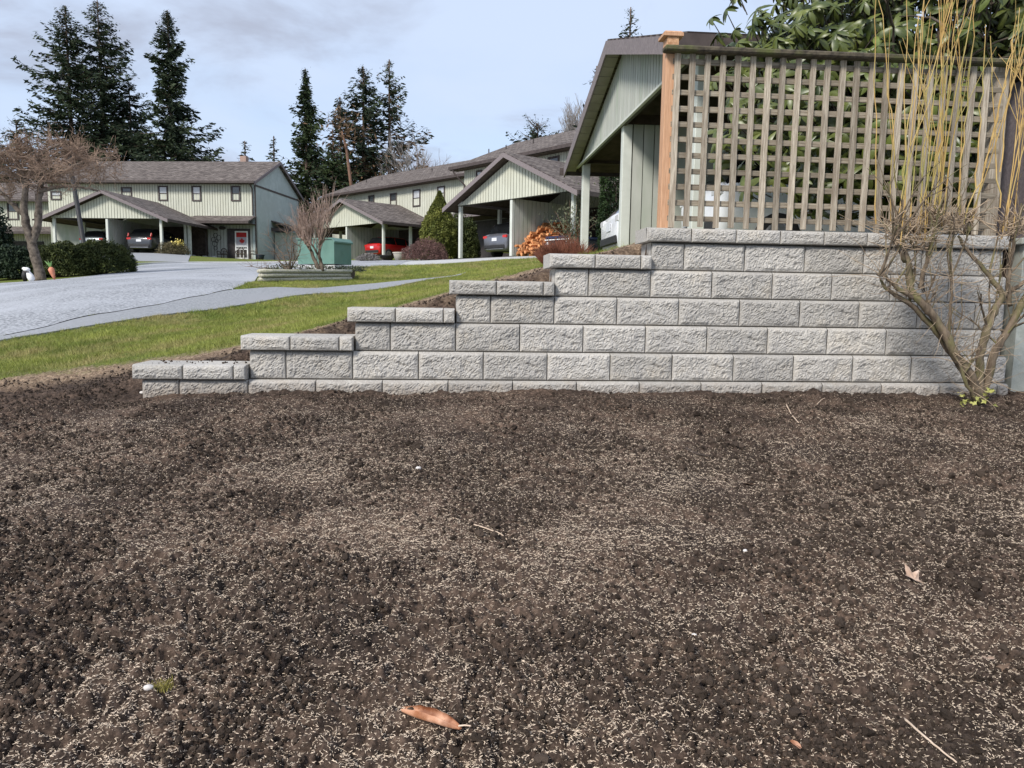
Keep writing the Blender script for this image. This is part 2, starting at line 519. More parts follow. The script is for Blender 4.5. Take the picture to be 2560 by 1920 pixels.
# ------------------------------------------------------------------ ground materials
def soil_material():
    m, nt, bs = nodes_of('soil')
    N, L = nt.nodes, nt.links
    g = N.new('ShaderNodeNewGeometry')
    def noise(sc, det=5, ro=.6):
        n = N.new('ShaderNodeTexNoise'); n.inputs['Scale'].default_value = sc; n.inputs['Detail'].default_value = det; n.inputs['Roughness'].default_value = ro
        L.new(g.outputs['Position'], n.inputs['Vector']); return n.outputs['Fac']
    c = rampcol(nt, noise(42, 7, .75), [(.30, (.019, .0135, .0105)), (.48, (.060, .0445, .0355)), (.70, (.170, .127, .101))])
    b = rampcol(nt, noise(2.2, 4), [(.36, (.62, .60, .60)), (.64, (1.35, 1.25, 1.17))])
    mx = N.new('ShaderNodeMix'); mx.data_type = 'RGBA'; mx.blend_type = 'MULTIPLY'; mx.inputs['Factor'].default_value = 1
    L.new(c, mx.inputs['A']); L.new(b, mx.inputs['B'])
    # thatch and thin turf towards the lawn (a vertex attribute says how much)
    at = N.new('ShaderNodeAttribute'); at.attribute_name = 'turf'
    tc = rampcol(nt, noise(45, 5), [(.33, (.07, .048, .03)), (.5, (.22, .155, .105)), (.68, (.40, .30, .21))])
    gc = rampcol(nt, noise(30, 5), [(.35, (.05, .075, .015)), (.65, (.16, .19, .045))])
    m2 = N.new('ShaderNodeMix'); m2.data_type = 'RGBA'
    r1 = N.new('ShaderNodeMapRange'); r1.inputs['From Min'].default_value = .16; r1.inputs['From Max'].default_value = .42
    ad = N.new('ShaderNodeMath'); ad.operation = 'MULTIPLY_ADD'; ad.inputs[1].default_value = .5; ad.inputs[2].default_value = -.25
    L.new(noise(9, 4), ad.inputs[0])
    sm = N.new('ShaderNodeMath'); sm.operation = 'ADD'; L.new(ad.outputs[0], sm.inputs[0]); L.new(at.outputs['Fac'], sm.inputs[1])
    L.new(sm.outputs[0], r1.inputs['Value'])
    L.new(r1.outputs['Result'], m2.inputs['Factor']); L.new(mx.outputs['Result'], m2.inputs['A']); L.new(tc, m2.inputs['B'])
    m3 = N.new('ShaderNodeMix'); m3.data_type = 'RGBA'
    r2 = N.new('ShaderNodeMapRange'); r2.inputs['From Min'].default_value = .55; r2.inputs['From Max'].default_value = .9
    L.new(sm.outputs[0], r2.inputs['Value'])
    L.new(r2.outputs['Result'], m3.inputs['Factor']); L.new(m2.outputs['Result'], m3.inputs['A']); L.new(gc, m3.inputs['B'])
    L.new(m3.outputs['Result'], bs.inputs['Base Color'])
    bs.inputs['Roughness'].default_value = .95; bs.inputs['Specular IOR Level'].default_value = .15
    bp = N.new('ShaderNodeBump'); bp.inputs['Strength'].default_value = .9; bp.inputs['Distance'].default_value = .006
    L.new(noise(160, 6, .7), bp.inputs['Height']); L.new(bp.outputs['Normal'], bs.inputs['Normal'])
    return m
M_SOIL = soil_material()
M_CRUMB = pm('soil_crumb', (.022, .016, .0125), (.092, .069, .054), scale=60, rough=.95, spec=.1, bump=.6, bscale=220, bdist=.003, vary=.45)
M_SEED = pm('grass_seed', (.56, .435, .32), (.80, .66, .51), scale=20, rough=.6, spec=.3, vary=.28)
M_LAWN = pm('lawn_ground', (.075, .10, .02), (.17, .20, .045), scale=14, rough=.9, spec=.1, bump=.6, bscale=60, bdist=.02, world=True, c3=(.16, .15, .055), s3=.7)
M_BLADE = pm('grass_blade', (.125, .165, .024), (.28, .30, .065), scale=.8, rough=.55, spec=.3, vary=.3, world=True, c3=(.33, .28, .11), s3=1.1)
M_ASPHALT = pm('asphalt', (.13, .135, .145), (.44, .45, .475), scale=22, rough=.85, spec=.25, bump=.5, bscale=90, bdist=.006, world=True, c3=(.40, .41, .44), s3=.30, lo=.36, hi=.64, detail=10)
M_PATH = pm('path_asphalt', (.19, .195, .205), (.36, .37, .385), scale=25, rough=.85, spec=.25, bump=.4, bscale=150, bdist=.005, world=True, c3=(.28, .285, .30), s3=.8, lo=.3, hi=.7)
M_CONC = pm('driveway_concrete', (.40, .40, .40), (.52, .52, .52), scale=20, rough=.85, bump=.2, world=True, c3=(.44, .44, .43), s3=.5)

# the dirt / lawn border, traced behind the wall
dirt_px = [(-300, 1000, 6.1), (0, 946, 6.9), (230, 900, 7.0), (460, 864, 6.9), (600, 838, 6.75), (740, 816, 6.75), (870, 795, 6.75), (1000, 770, 6.8), (1140, 745, 6.85), (1270, 712, 6.9), (1365, 690, 6.9), (1700, 640, 6.9), (2600, 600, 7.2)]
_db = np.array([[P(*q).x, P(*q).y] for q in dirt_px])
_db = _db[np.argsort(_db[:, 0])]
def turf(x, y):
    yb = np.interp(x, _db[:, 0], _db[:, 1])
    return sstep(-1.6, .6, (y - yb) + .25 * fbm2(x * 2.2, y * 2.2, 3, 5))

# ------------------------------------------------------------------ soil sheet: fine grid, finer towards the camera
def soil_relief(x, y, amt=1.0):
    wx = x + .02 * vnoise2(x * 11, y * 11, 71); wy_ = y + .02 * vnoise2(x * 11 + 40, y * 11, 72)
    a = fbm2(x * 2.6, y * 2.6, 2, 21) * .012
    b = (1 - np.abs(vnoise2(wx * 11, wy_ * 11, 22))) * .020 - .010
    c = (np.abs(vnoise2(wx * 27, wy_ * 27, 23)) ** .8) * .027
    d = (np.abs(vnoise2(wx * 60, wy_ * 60, 24))) * .014
    e = vnoise2(x * 130, y * 130, 25) * .0028
    patch = .55 + .75 * sstep(-.35, .45, fbm2(x * 1.3, y * 1.3, 2, 31))
    return (a + (b + c + d + e - .014) * patch) * amt
def build_soil():
    ts = np.arange(-.95, .951, .0034)
    ys = [.75]
    while ys[-1] < 8.0: ys.append(ys[-1] * 1.0031)
    ys = np.array(ys)
    Tt, Yy = np.meshgrid(ts, ys)
    X = Tt * Yy; Y = Yy + 0.0
    tf = turf(X, Y)
    Z = H(X, Y) + soil_relief(X, Y) * (1 - .45 * tf)
    # crumbs pile a little against the wall's foot
    d = Y - (WY - .02 + WA * X)
    Z = Z + .02 * sstep(-.16, .0, d) * (d < .1) * (.5 + vnoise2(X * 8, Y * 3, 41)) * (X > -2.7)
    V = np.stack([X, Y, Z], -1).reshape(-1, 3)
    r_, c_ = Tt.shape
    idx = np.arange(r_ * c_).reshape(r_, c_)
    F = np.stack([idx[:-1, :-1], idx[:-1, 1:], idx[1:, 1:], idx[1:, :-1]], -1).reshape(-1, 4)
    cy = Y[:-1, :-1].ravel(); cx = X[:-1, :-1].ravel()
    keep = cy < np.interp(cx, _db[:, 0], _db[:, 1]) + .75
    me = np_mesh('soil', V, 4, F[keep])
    at = me.attributes.new('turf', 'FLOAT', 'POINT'); at.data.foreach_set('value', tf.ravel().astype(np.float32))
    o = link_mesh('soil', me, M_SOIL, None, True)
    tag(o, kind='structure')
build_soil()

def crumb_variants(ng):
    outs = []
    for s in range(5):
        ic = ng.nodes.new('GeometryNodeMeshIcoSphere'); ic.inputs['Radius'].default_value = 1; ic.inputs['Subdivisions'].default_value = 2
        sp = ng.nodes.new('GeometryNodeSetPosition')
        no = ng.nodes.new('ShaderNodeTexNoise'); no.noise_dimensions = '4D'; no.inputs['W'].default_value = s * 7.1; no.inputs['Scale'].default_value = 1.9; no.inputs['Detail'].default_value = 3
        sub = ng.nodes.new('ShaderNodeVectorMath'); sub.operation = 'SUBTRACT'; sub.inputs[1].default_value = (.5, .5, .5)
        sc = ng.nodes.new('ShaderNodeVectorMath'); sc.operation = 'SCALE'; sc.inputs['Scale'].default_value = 2.6
        ng.links.new(no.outputs['Color'], sub.inputs[0]); ng.links.new(sub.outputs[0], sc.inputs[0]); ng.links.new(sc.outputs[0], sp.inputs['Offset'])
        ng.links.new(ic.outputs['Mesh'], sp.inputs['Geometry'])
        outs.append(sp.outputs['Geometry'])
    return outs
def seed_variants(ng):
    outs = []
    for s in range(3):
        cl = ng.nodes.new('GeometryNodeMeshUVSphere'); cl.inputs['Segments'].default_value = 5; cl.inputs['Rings'].default_value = 4; cl.inputs['Radius'].default_value = 1
        tr = ng.nodes.new('GeometryNodeTransform'); tr.inputs['Rotation'].default_value = (0, math.pi / 2, 0); tr.inputs['Scale'].default_value = (1, 1, 1)
        tr2 = ng.nodes.new('GeometryNodeTransform'); tr2.inputs['Scale'].default_value = (1, .17 + .03 * s, .15)
        ng.links.new(cl.outputs['Mesh'], tr.inputs['Geometry']); ng.links.new(tr.outputs[0], tr2.inputs['Geometry'])
        outs.append(tr2.outputs[0])
    return outs
def fan_points(n, y0, y1, power, tmax=.9):
    """random ground points in the wedge in front of the camera, density ~ 1/y^power per area"""
    u = rng.random(n * 2)
    a = 2 - power
    y = (y0 ** a + u * (y1 ** a - y0 ** a)) ** (1 / a) if abs(a) > 1e-6 else y0 * (y1 / y0) ** u
    x = (rng.random(n * 2) * 2 - 1) * tmax * y
    return x, y
# crumbs
x, y = fan_points(170000, .85, 7.2, 1.35)
tf = turf(x, y)
cl_ = fbm2(x * 3.2, y * 3.2, 3, 31)
d = y - (WY - .02 + WA * x)
ok = (rng.random(len(x)) < .35 + .9 * cl_) & (rng.random(len(x)) > tf * 2.0) & ((d < -.012) | (x < -2.75) | (d > .40)) & (y < 7.0)
x, y = x[ok][:170000], y[ok][:170000]
n = len(x)
r_ = .0020 + .0052 * rng.random(n) ** 2.2 + .011 * (rng.random(n) < .02) * rng.random(n)
r_ = r_ * (1 + .07 * y)
z = H(x, y) + soil_relief(x, y) + r_ * .25
scatter('soil_crumbs', np.c_[x, y, z], rng.random((n, 3)) * 6.28, np.c_[r_, r_ * (.7 + .5 * rng.random(n)), r_ * (.6 + .3 * rng.random(n))], M_CRUMB, crumb_variants)
# seed, sown in drifts
x, y = fan_points(480000, .85, 6.6, 1.0)
drift = fbm2(x * 1.9, y * 1.9, 3, 55) + .5 * fbm2(x * 8, y * 8, 2, 56)
d = y - (WY - .02 + WA * x)
ok = (rng.random(len(x)) < np.clip(.42 + .34 * drift, .12, 1)) & (d < -.03) & (rng.random(len(x)) > sstep(-1.1, -.05, d) * .8) & (rng.random(len(x)) > sstep(-3.0, -4.4, x) * .6)
x, y = x[ok], y[ok]
n = len(x)
ln = (.0024 + .0020 * rng.random(n)) * (1 + .05 * y)
z = H(x, y) + soil_relief(x, y) + .0012 + .002 * rng.random(n)
scatter('grass_seed', np.c_[x, y, z], np.c_[(rng.random((n, 2)) - .5) * .9, rng.random(n) * 6.28], np.c_[ln, ln, ln], M_SEED, seed_variants)

# straw fibres and root hairs lying about
M_FIBRE = pm('straw_fibre', (.30, .22, .15), (.62, .50, .37), scale=5, rough=.8, vary=.35)
def fibre_variants(ng):
    outs = []
    for s in range(4):
        jn = ng.nodes.new('GeometryNodeJoinGeometry')
        for k in range(4):
            co = ng.nodes.new('GeometryNodeMeshCylinder'); co.inputs['Vertices'].default_value = 4; co.inputs['Radius'].default_value = .028; co.inputs['Depth'].default_value = .56
            tr = ng.nodes.new('GeometryNodeTransform'); b = (s - 1.5) * .35
            a0 = b * (k - 1.5)
            tr.inputs['Rotation'].default_value = (0, math.pi / 2, a0)
            tr.inputs['Translation'].default_value = ((k - 1.5) * .5, b * .25 * ((k - 1.5) ** 2), 0)
            ng.links.new(co.outputs['Mesh'], tr.inputs['Geometry']); ng.links.new(tr.outputs[0], jn.inputs[0])
        outs.append(jn.outputs[0])
    return outs
x, y = fan_points(7000, .9, 7.0, 1.2)
d = y - (WY - .02 + WA * x)
ok = (d < -.03) | (d > .45); x, y = x[ok], y[ok]; n = len(x)
ln = .006 + .016 * rng.random(n) ** 2
scatter('straw_fibres', np.c_[x, y, H(x, y) + soil_relief(x, y) + .004], np.c_[(rng.random((n, 2)) - .5) * .7, rng.random(n) * 6.28], np.c_[ln, ln, ln * .6], M_FIBRE, fibre_variants)

# ------------------------------------------------------------------ lawn, base ground, road, path
def grid_sheet(name, xs, ys, off, mat, keep=None, **kw):
    X, Y = np.meshgrid(xs, ys)
    Z = H(X, Y) + off
    r0, c0 = X.shape
    idx = np.arange(r0 * c0).reshape(r0, c0)
    F = np.stack([idx[:-1, :-1], idx[:-1, 1:], idx[1:, 1:], idx[1:, :-1]], -1).reshape(-1, 4)
    if keep is not None:
        cxm = (X[:-1, :-1] + X[1:, 1:]).ravel() / 2; cym = (Y[:-1, :-1] + Y[1:, 1:]).ravel() / 2
        F = F[keep(cxm, cym)]
    me = np_mesh(name, np.stack([X, Y, Z], -1).reshape(-1, 3), 4, F)
    return tag(link_mesh(name, me, mat, None, True), kind='structure')
def warp(a, b, n, p):
    t = np.linspace(-1, 1, n); return (a + b) / 2 + (b - a) / 2 * np.sign(t) * np.abs(t) ** p
grid_sheet('ground', np.r_[np.linspace(-600, -60, 20), np.linspace(-58, 40, 100), np.linspace(45, 600, 20)], np.r_[np.linspace(-40, 80, 121), np.linspace(85, 900, 25)], -.3, M_LAWN, lambda x, y: ~((np.abs(x) < 9) & (y > -2) & (y < 8.5)))
grid_sheet('lawn', np.arange(-46, 14, .3), np.arange(6.0, 62, .3), -.012, M_LAWN,
           lambda x, y: (y > np.interp(x, _db[:, 0], _db[:, 1]) + .35))

def poly_sheet(name, outline, off, mat, step=.5, thick=0.05):
    """a sheet with a small skirt following the ground inside an outline of (x, y)"""
    pts = []
    n = len(outline)
    for i in range(n):
        a = np.array(outline[i], float); b = np.array(outline[(i + 1) % n], float)
        m = max(1, int(np.linalg.norm(b - a) / step))
        for k in range(m):
            pts.append(a + (b - a) * k / m)
    nb = len(pts)
    bx = np.array(pts)
    # interior points
    xs = np.arange(bx[:, 0].min(), bx[:, 0].max(), step); ys = np.arange(bx[:, 1].min(), bx[:, 1].max(), step)
    gx, gy = np.meshgrid(xs, ys); gx = gx.ravel() + (rng.random(gx.size) - .5) * step * .4; gy = gy.ravel() + (rng.random(gy.size) - .5) * step * .4
    ins = inside_poly(gx, gy, bx)
    allp = [Vector(p) for p in pts] + [Vector((a, b)) for a, b in zip(gx[ins], gy[ins])]
    vs, es, fs, *_ = delaunay_2d_cdt(allp, [], [list(range(nb))], 1, 1e-4)
    v = np.array([[p.x, p.y] for p in vs])
    z = H(v[:, 0], v[:, 1]) + off
    V = [(a, b, c) for (a, b), c in zip(v, z)]
    F = [tuple(f) for f in fs]
    # skirt
    cnt = {}
    for f in F:
        for i in range(len(f)):
            e = (f[i], f[(i + 1) % len(f)])
            cnt[tuple(sorted(e))] = cnt.get(tuple(sorted(e)), []) + [e]
    low = {}
    for k, e in cnt.items():
        if len(e) == 1:
            a, b = e[0]
            for q in (a, b):
                if q not in low:
                    low[q] = len(V); V.append((V[q][0], V[q][1], V[q][2] - thick))
            F.append((b, a, low[a], low[b]))
    me = bpy.data.meshes.new(name); me.from_pydata(V, [], F); me.update()
    return tag(link_mesh(name, me, mat, None, False), kind='structure')
def inside_poly(x, y, poly):
    c = np.zeros(len(x), bool); n = len(poly)
    for i in range(n):
        x1, y1 = poly[i]; x2, y2 = poly[(i + 1) % n]
        cond = ((y1 > y) != (y2 > y)) & (x < (x2 - x1) * (y - y1) / (y2 - y1 + 1e-12) + x1)
        c ^= cond
    return c
def W2(l): return [(P(*q).x, P(*q).y) for q in l]
ne, fe, sm_, isl, rf = W2(near_edge), W2(far_edge), W2(seam), W2(island), W2(road_far)
def smooth_line(pts, it=2):
    for _ in range(it):
        q = [pts[0]]
        for a, b in zip(pts[:-1], pts[1:]):
            q += [(a[0] * .75 + b[0] * .25, a[1] * .75 + b[1] * .25), (a[0] * .25 + b[0] * .75, a[1] * .25 + b[1] * .75)]
        q.append(pts[-1]); pts = q
    return pts
path_poly = [(-16, 6.2)] + smooth_line(ne) + smooth_line([W2([(1165, 684, 26.6)])[0]] + fe[::-1]) + smooth_line(sm_[::-1]) + [(-16.3, 6.8)]
poly_sheet('path', path_poly, .012, M_PATH, .4)
drive_c = [isl[-1], (3.4, 29.0), (6.5, 31.5), rf[-1]]
road_poly = [(-30, 2.5), (-16.3, 6.85)] + smooth_line([(a + .0, b + .03) for a, b in sm_]) + smooth_line(isl[:7]) + [rf[10]] + smooth_line(rf[:10])[::-1] + [(-20, 25), (-42, 14)]
poly_sheet('road', road_poly, .008, M_ASPHALT, .6)
poly_sheet('driveway', smooth_line(isl[6:]) + drive_c[1:3] + [rf[13], rf[12], rf[11], (rf[10][0] + .02, rf[10][1])], .016, M_CONC, .6)

da = [P(*q) for q in [(335, 658, 44.5), (470, 657, 45.5), (478, 636, 51.5), (120, 628, 51.5), (120, 640, 46)]]
poly_sheet('carport_drive', [(p.x, p.y) for p in da], .014, M_PATH, .8)
kl = smooth_line(rf[4:8], 2)
poly_sheet('kerb', [tuple(q) for q in kl] + [(q[0], q[1] + .3) for q in kl[::-1]], .07, M_CONC, .8, .12)
M_CRACK = pm('asphalt_seam', (.03, .03, .03), (.07, .07, .07), scale=9, rough=.9, world=True)
_s = np.array(smooth_line(sm_, 3)); _s = _s + np.c_[.05 * vnoise2(_s[:, 0] * 2, _s[:, 1] * 2, 3), .06 * vnoise2(_s[:, 0] * 2, _s[:, 1] * 2, 4)]
poly_sheet('road_seam', [tuple(q) for q in _s + np.array([0, -.015])] + [tuple(q) for q in (_s + np.array([0, .055]))[::-1]], .018, M_CRACK, .5, .02)
# grass blades
def blade_variants(ng):
    outs = []
    for s in range(3):
        jn = ng.nodes.new('GeometryNodeJoinGeometry')
        for b in range(6):
            co = ng.nodes.new('GeometryNodeMeshCone')
            co.inputs['Vertices'].default_value = 3; co.inputs['Side Segments'].default_value = 2
            co.inputs['Radius Top'].default_value = .004; co.inputs['Radius Bottom'].default_value = .055; co.inputs['Depth'].default_value = 1
            co.fill_type = 'NONE'
            tr = ng.nodes.new('GeometryNodeTransform')
            a = random.uniform(0, 6.28); l = random.uniform(.25, 1.0)
            tr.inputs['Rotation'].default_value = (l * math.cos(a), l * math.sin(a), random.uniform(0, 6))
            q = random.uniform(.7, 1.1)
            tr.inputs['Scale'].default_value = (1, .5, q)
            tr.inputs['Translation'].default_value = (random.uniform(-.5, .5), random.uniform(-.5, .5), 0)
            ng.links.new(co.outputs['Mesh'], tr.inputs['Geometry']); ng.links.new(tr.outputs[0], jn.inputs[0])
        outs.append(jn.outputs[0])
    return outs
def grass(name, n, y0, y1, power, hgt, tmin=-.95, tmax=.2):
    u = rng.random(n); a = 2 - power
    y = (y0 ** a + u * (y1 ** a - y0 ** a)) ** (1 / a)
    x = (tmin + rng.random(n) * (tmax - tmin)) * y
    t = turf(x, y)
    ok = (rng.random(n) < sstep(.5, .97, t)) & ~inside_poly(x, y, path_poly) & ~inside_poly(x, y, road_poly)
    ok &= ~((y > 31) & (x > -9) & (x < 3)) & ~((x < -6) & (y > 22) & (y < 47)) & ~((x > 1.6) & (y > 8))
    ok &= (x + .02 * y < 3) | (y < 9)
    x, y = x[ok], y[ok]; n = len(x)
    h = hgt * (.55 + .7 * rng.random(n)) * (.8 + .3 * fbm2(x * 1.1, y * 1.1, 2, 77)) * (1 + .035 * y) * (.45 + .55 * sstep(.3, .9, turf(x, y)))
    scatter(name, np.c_[x, y, H(x, y) - .008], np.c_[np.zeros((n, 2)), rng.random(n) * 6.28], np.c_[h, h, h], M_BLADE, blade_variants)
grass('lawn_grass', 120000, 5.8, 34, 1.5, .055)
# ------------------------------------------------------------------ retaining wall
def concrete_material(name='split_face_concrete'):
    m, nt, bs = nodes_of(name)
    N, L = nt.nodes, nt.links
    tc = N.new('ShaderNodeTexCoord'); oi = N.new('ShaderNodeObjectInfo')
    mu = N.new('ShaderNodeMath'); mu.operation = 'MULTIPLY'; mu.inputs[1].default_value = 53; L.new(oi.outputs['Random'], mu.inputs[0])
    ad = N.new('ShaderNodeVectorMath'); L.new(tc.outputs['Object'], ad.inputs[0]); L.new(mu.outputs[0], ad.inputs[1])
    def noise(sc, det=5, ro=.6, di=0):
        n = N.new('ShaderNodeTexNoise'); n.inputs['Scale'].default_value = sc; n.inputs['Detail'].default_value = det
        n.inputs['Roughness'].default_value = ro; n.inputs['Distortion'].default_value = di
        L.new(ad.outputs[0], n.inputs['Vector']); return n.outputs['Fac']
    c = rampcol(nt, noise(90, 6, .75), [(.30, (.28, .262, .24)), (.5, (.455, .435, .405)), (.72, (.60, .58, .545))])
    b = rampcol(nt, noise(5, 4), [(.35, (.90, .895, .90)), (.55, (1.0, .99, .98)), (.72, (1.03, .985, .92))])
    mx = N.new('ShaderNodeMix'); mx.data_type = 'RGBA'; mx.blend_type = 'MULTIPLY'; mx.inputs['Factor'].default_value = 1
    L.new(c, mx.inputs['A']); L.new(b, mx.inputs['B'])
    mr = N.new('ShaderNodeMapRange'); mr.inputs['To Min'].default_value = .84; mr.inputs['To Max'].default_value = 1.08
    L.new(oi.outputs['Random'], mr.inputs['Value'])
    hs = N.new('ShaderNodeHueSaturation'); L.new(mr.outputs['Result'], hs.inputs['Value']); L.new(mx.outputs['Result'], hs.inputs['Color'])
    # soil splashed on the lowest course
    ge = N.new('ShaderNodeNewGeometry'); sx = N.new('ShaderNodeSeparateXYZ'); L.new(ge.outputs['Position'], sx.inputs[0])
    zn = N.new('ShaderNodeMath'); zn.operation = 'MULTIPLY_ADD'; zn.inputs[1].default_value = -.16; L.new(noise(14, 5), zn.inputs[0]); L.new(sx.outputs['Z'], zn.inputs[2])
    zr_ = N.new('ShaderNodeMapRange'); zr_.inputs['From Min'].default_value = Z0 - .19; zr_.inputs['From Max'].default_value = Z0 - .07; zr_.inputs['To Min'].default_value = .62; zr_.inputs['To Max'].default_value = 0
    L.new(zn.outputs[0], zr_.inputs['Value'])
    ms = N.new('ShaderNodeMix'); ms.data_type = 'RGBA'; L.new(zr_.outputs['Result'], ms.inputs['Factor']); L.new(hs.outputs['Color'], ms.inputs['A']); ms.inputs['B'].default_value = (.20, .155, .12, 1)
    L.new(ms.outputs['Result'], bs.inputs['Base Color'])
    bs.inputs['Roughness'].default_value = .92; bs.inputs['Specular IOR Level'].default_value = .2
    bp = N.new('ShaderNodeBump'); bp.inputs['Strength'].default_value = .95; bp.inputs['Distance'].default_value = .008
    L.new(noise(70, 7, .68, .4), bp.inputs['Height']); L.new(bp.outputs['Normal'], bs.inputs['Normal'])
    return m
M_BLOCK = concrete_material()
def split_block(w, h, dep, seed, amp=.015, edge=.010, side_l=False, nx=None, nz=None):
    """a block with a rough split front (towards -Y) and chamfered edges; origin bottom centre of the front"""
    nx = nx or max(10, int(w / .011)); nz = nz or max(8, int(h / .011))
    us = np.r_[0, .006 / w, np.linspace(.016 / w, 1 - .016 / w, nx), 1 - .006 / w, 1]
    vs = np.r_[0, .006 / h, np.linspace(.016 / h, 1 - .022 / h, nz), 1 - .014 / h, 1 - .0075 / h, 1]
    U, Vv = np.meshgrid(us, vs)
    X = (U - .5) * w; Z = Vv * h
    ed = np.minimum(np.minimum(U, 1 - U) * w, np.minimum(Vv, 1 - Vv) * h)
    s = seed * 13.7
    rot = .6
    xr = X * math.cos(rot) - Z * math.sin(rot); zr = X * math.sin(rot) + Z * math.cos(rot)
    n1 = fbm2(xr * 9 + s, zr * 16, 3, seed + 3)
    n2 = 1 - np.abs(fbm2(xr * 34 + s, zr * 60 + 3, 3, seed + 9)) * 2.1
    n3 = vnoise2(X * 190 + s, Z * 190, seed + 13)
    rough = n1 * amp * .7 + n2 * amp * .55 + n3 * amp * .16
    ch = .014 if h > .15 else .008
    m = sstep(0.004, .028, ed) * (1 - sstep(h - ch - .006, h - ch, Z))
    Y = -(.004 + rough) * m - .002 + edge * (1 - sstep(0, .007, ed)) ** 2 + .020 * np.clip((Z - (h - ch)) / ch, 0, 1)
    r0, c0 = U.shape
    V = np.stack([X, Y, Z], -1).reshape(-1, 3)
    idx = np.arange(r0 * c0).reshape(r0, c0)
    F = [tuple(q) for q in np.stack([idx[:-1, :-1], idx[:-1, 1:], idx[1:, 1:], idx[1:, :-1]], -1).reshape(-1, 4)]
    ring = list(idx[0, :]) + list(idx[1:, -1]) + list(idx[-1, -2::-1]) + list(idx[-2:0, 0])
    Vl = [tuple(v) for v in V]
    nb = len(Vl)
    for q in ring:
        Vl.append((Vl[q][0], dep, Vl[q][2]))
    for i in range(len(ring)):
        j = (i + 1) % len(ring)
        F.append((ring[i], nb + i, nb + j, ring[j]))
    F.append(tuple(range(nb, nb + len(ring))))
    me = bpy.data.meshes.new('block'); me.from_pydata(Vl, [], F)
    me.materials.append(M_BLOCK); me.update()
    return me
wall_rot = math.atan(WA)
wall = thing('retaining_wall', 'stepped grey split-face concrete block retaining wall rising from the bare soil', 'retaining wall', (0, WY, Z0), wall_rot, kind='thing')
ec = math.cos(wall_rot)
GAP = .0045
full = [split_block(BL - GAP, BH - .0055, .30, 10 + i) for i in range(9)]
caps = [split_block(.3365 - GAP, CAPH, .345, 40 + i, amp=.012, edge=.012) for i in range(6)]
_odd = {}
def odd_block(w, h, dep, seed, **kw):
    k = (round(w, 3), round(h, 3), seed % 3)
    if k not in _odd: _odd[k] = split_block(w, h, dep, 80 + seed % 3 * 7 + int(w * 1000), **kw)
    return _odd[k]
def put(name, me, u, yoff, z):
    o = bpy.data.objects.new(name, me); COL.objects.link(o); o.parent = wall
    o.location = (u, yoff, z)
    return o
jr = random.Random(5)
for k in range(6):
    u = XS[k] / ec; ue = XR / ec + jr.uniform(-.03, .02)
    first = True
    while u < ue - .05:
        w = .248 if first else BL
        if u + w > ue: w = ue - u
        yo = .026 * (k - 1) - (.02 if k == 0 else 0) + jr.uniform(-.002, .002)
        zz = BH * (k - 1)
        if abs(w - BL) < 1e-6: me = jr.choice(full)
        else: me = odd_block(w - GAP, BH - .0055, .30, jr.randrange(9))
        put('block', me, u + w / 2, yo, zz)
        u += w; first = False
    # caps of this course
    u = XS[k] / ec - .05
    ue = XS[k + 1] / ec - .008 if k < 5 else XR / ec + .03
    while u < ue - .03:
        w = min(.3365, ue - u)
        me = jr.choice(caps) if abs(w - .3365) < 1e-6 else odd_block(w - GAP, CAPH, .345, jr.randrange(9), amp=.009, edge=.012)
        o = put('cap_stone', me, u + w / 2, .026 * (k - 1) - .042 - (.015 if k == 0 else 0) + jr.uniform(-.002, .002), BH * k)
        u += w
# ------------------------------------------------------------------ lattice fence on the wall
def Pw(px, py, yoff):
    d = ray(px, py)
    t = (WY + yoff) / (d.y - WA * d.x)
    return CAM + d * t
def wloc(p, parent):                      # world point to the parent's local frame
    return wmat(parent).inverted() @ p
M_CEDAR = pm('new_cedar', (.44, .235, .13), (.60, .36, .22), scale=6, rough=.65, stretch=(18, 18, 1.2), bump=.25, bscale=20, bdist=.004)
M_ENDGRAIN = pm('cedar_rough', (.36, .18, .09), (.60, .36, .21), scale=60, rough=.8, bump=.7, bscale=90, bdist=.006)
M_OLDWOOD = pm('weathered_wood', (.21, .17, .128), (.50, .435, .345), scale=5, rough=.85, stretch=(22, 22, 1.4), bump=.7, bscale=14, bdist=.006, vary=.28, c3=(.25, .20, .15), s3=1.6)
M_OLDWOOD_SHADED = pm('weathered_wood_shaded', (.14, .112, .082), (.33, .285, .22), scale=5, rough=.85, stretch=(1.4, 22, 22), bump=.5, bscale=14, bdist=.004, vary=.2, c3=(.23, .19, .14), s3=1.6)  # darker copy of the slat wood: shade of the recessed cross slats painted in
M_MOSSRAIL = pm('mossy_rail', (.035, .028, .022), (.115, .095, .065), scale=18, rough=.9, bump=.7, bscale=50, bdist=.006, c3=(.09, .10, .03), s3=5)
FO = .20                                   # lattice plane behind the wall's face
zb = captop(5) + .006
fence = thing('lattice_fence', 'weathered wooden lattice fence with a new orange cedar post on top of the block wall', 'fence', (Pw(1675, 560, FO).x, Pw(1675, 560, FO).y, captop(5)), wall_rot, kind='thing')
def floc(u, y, z): return Vector((u, y, z))
fu0 = 0.0
def u_of(px, py): return wloc(Pw(px, py, FO), fence).x
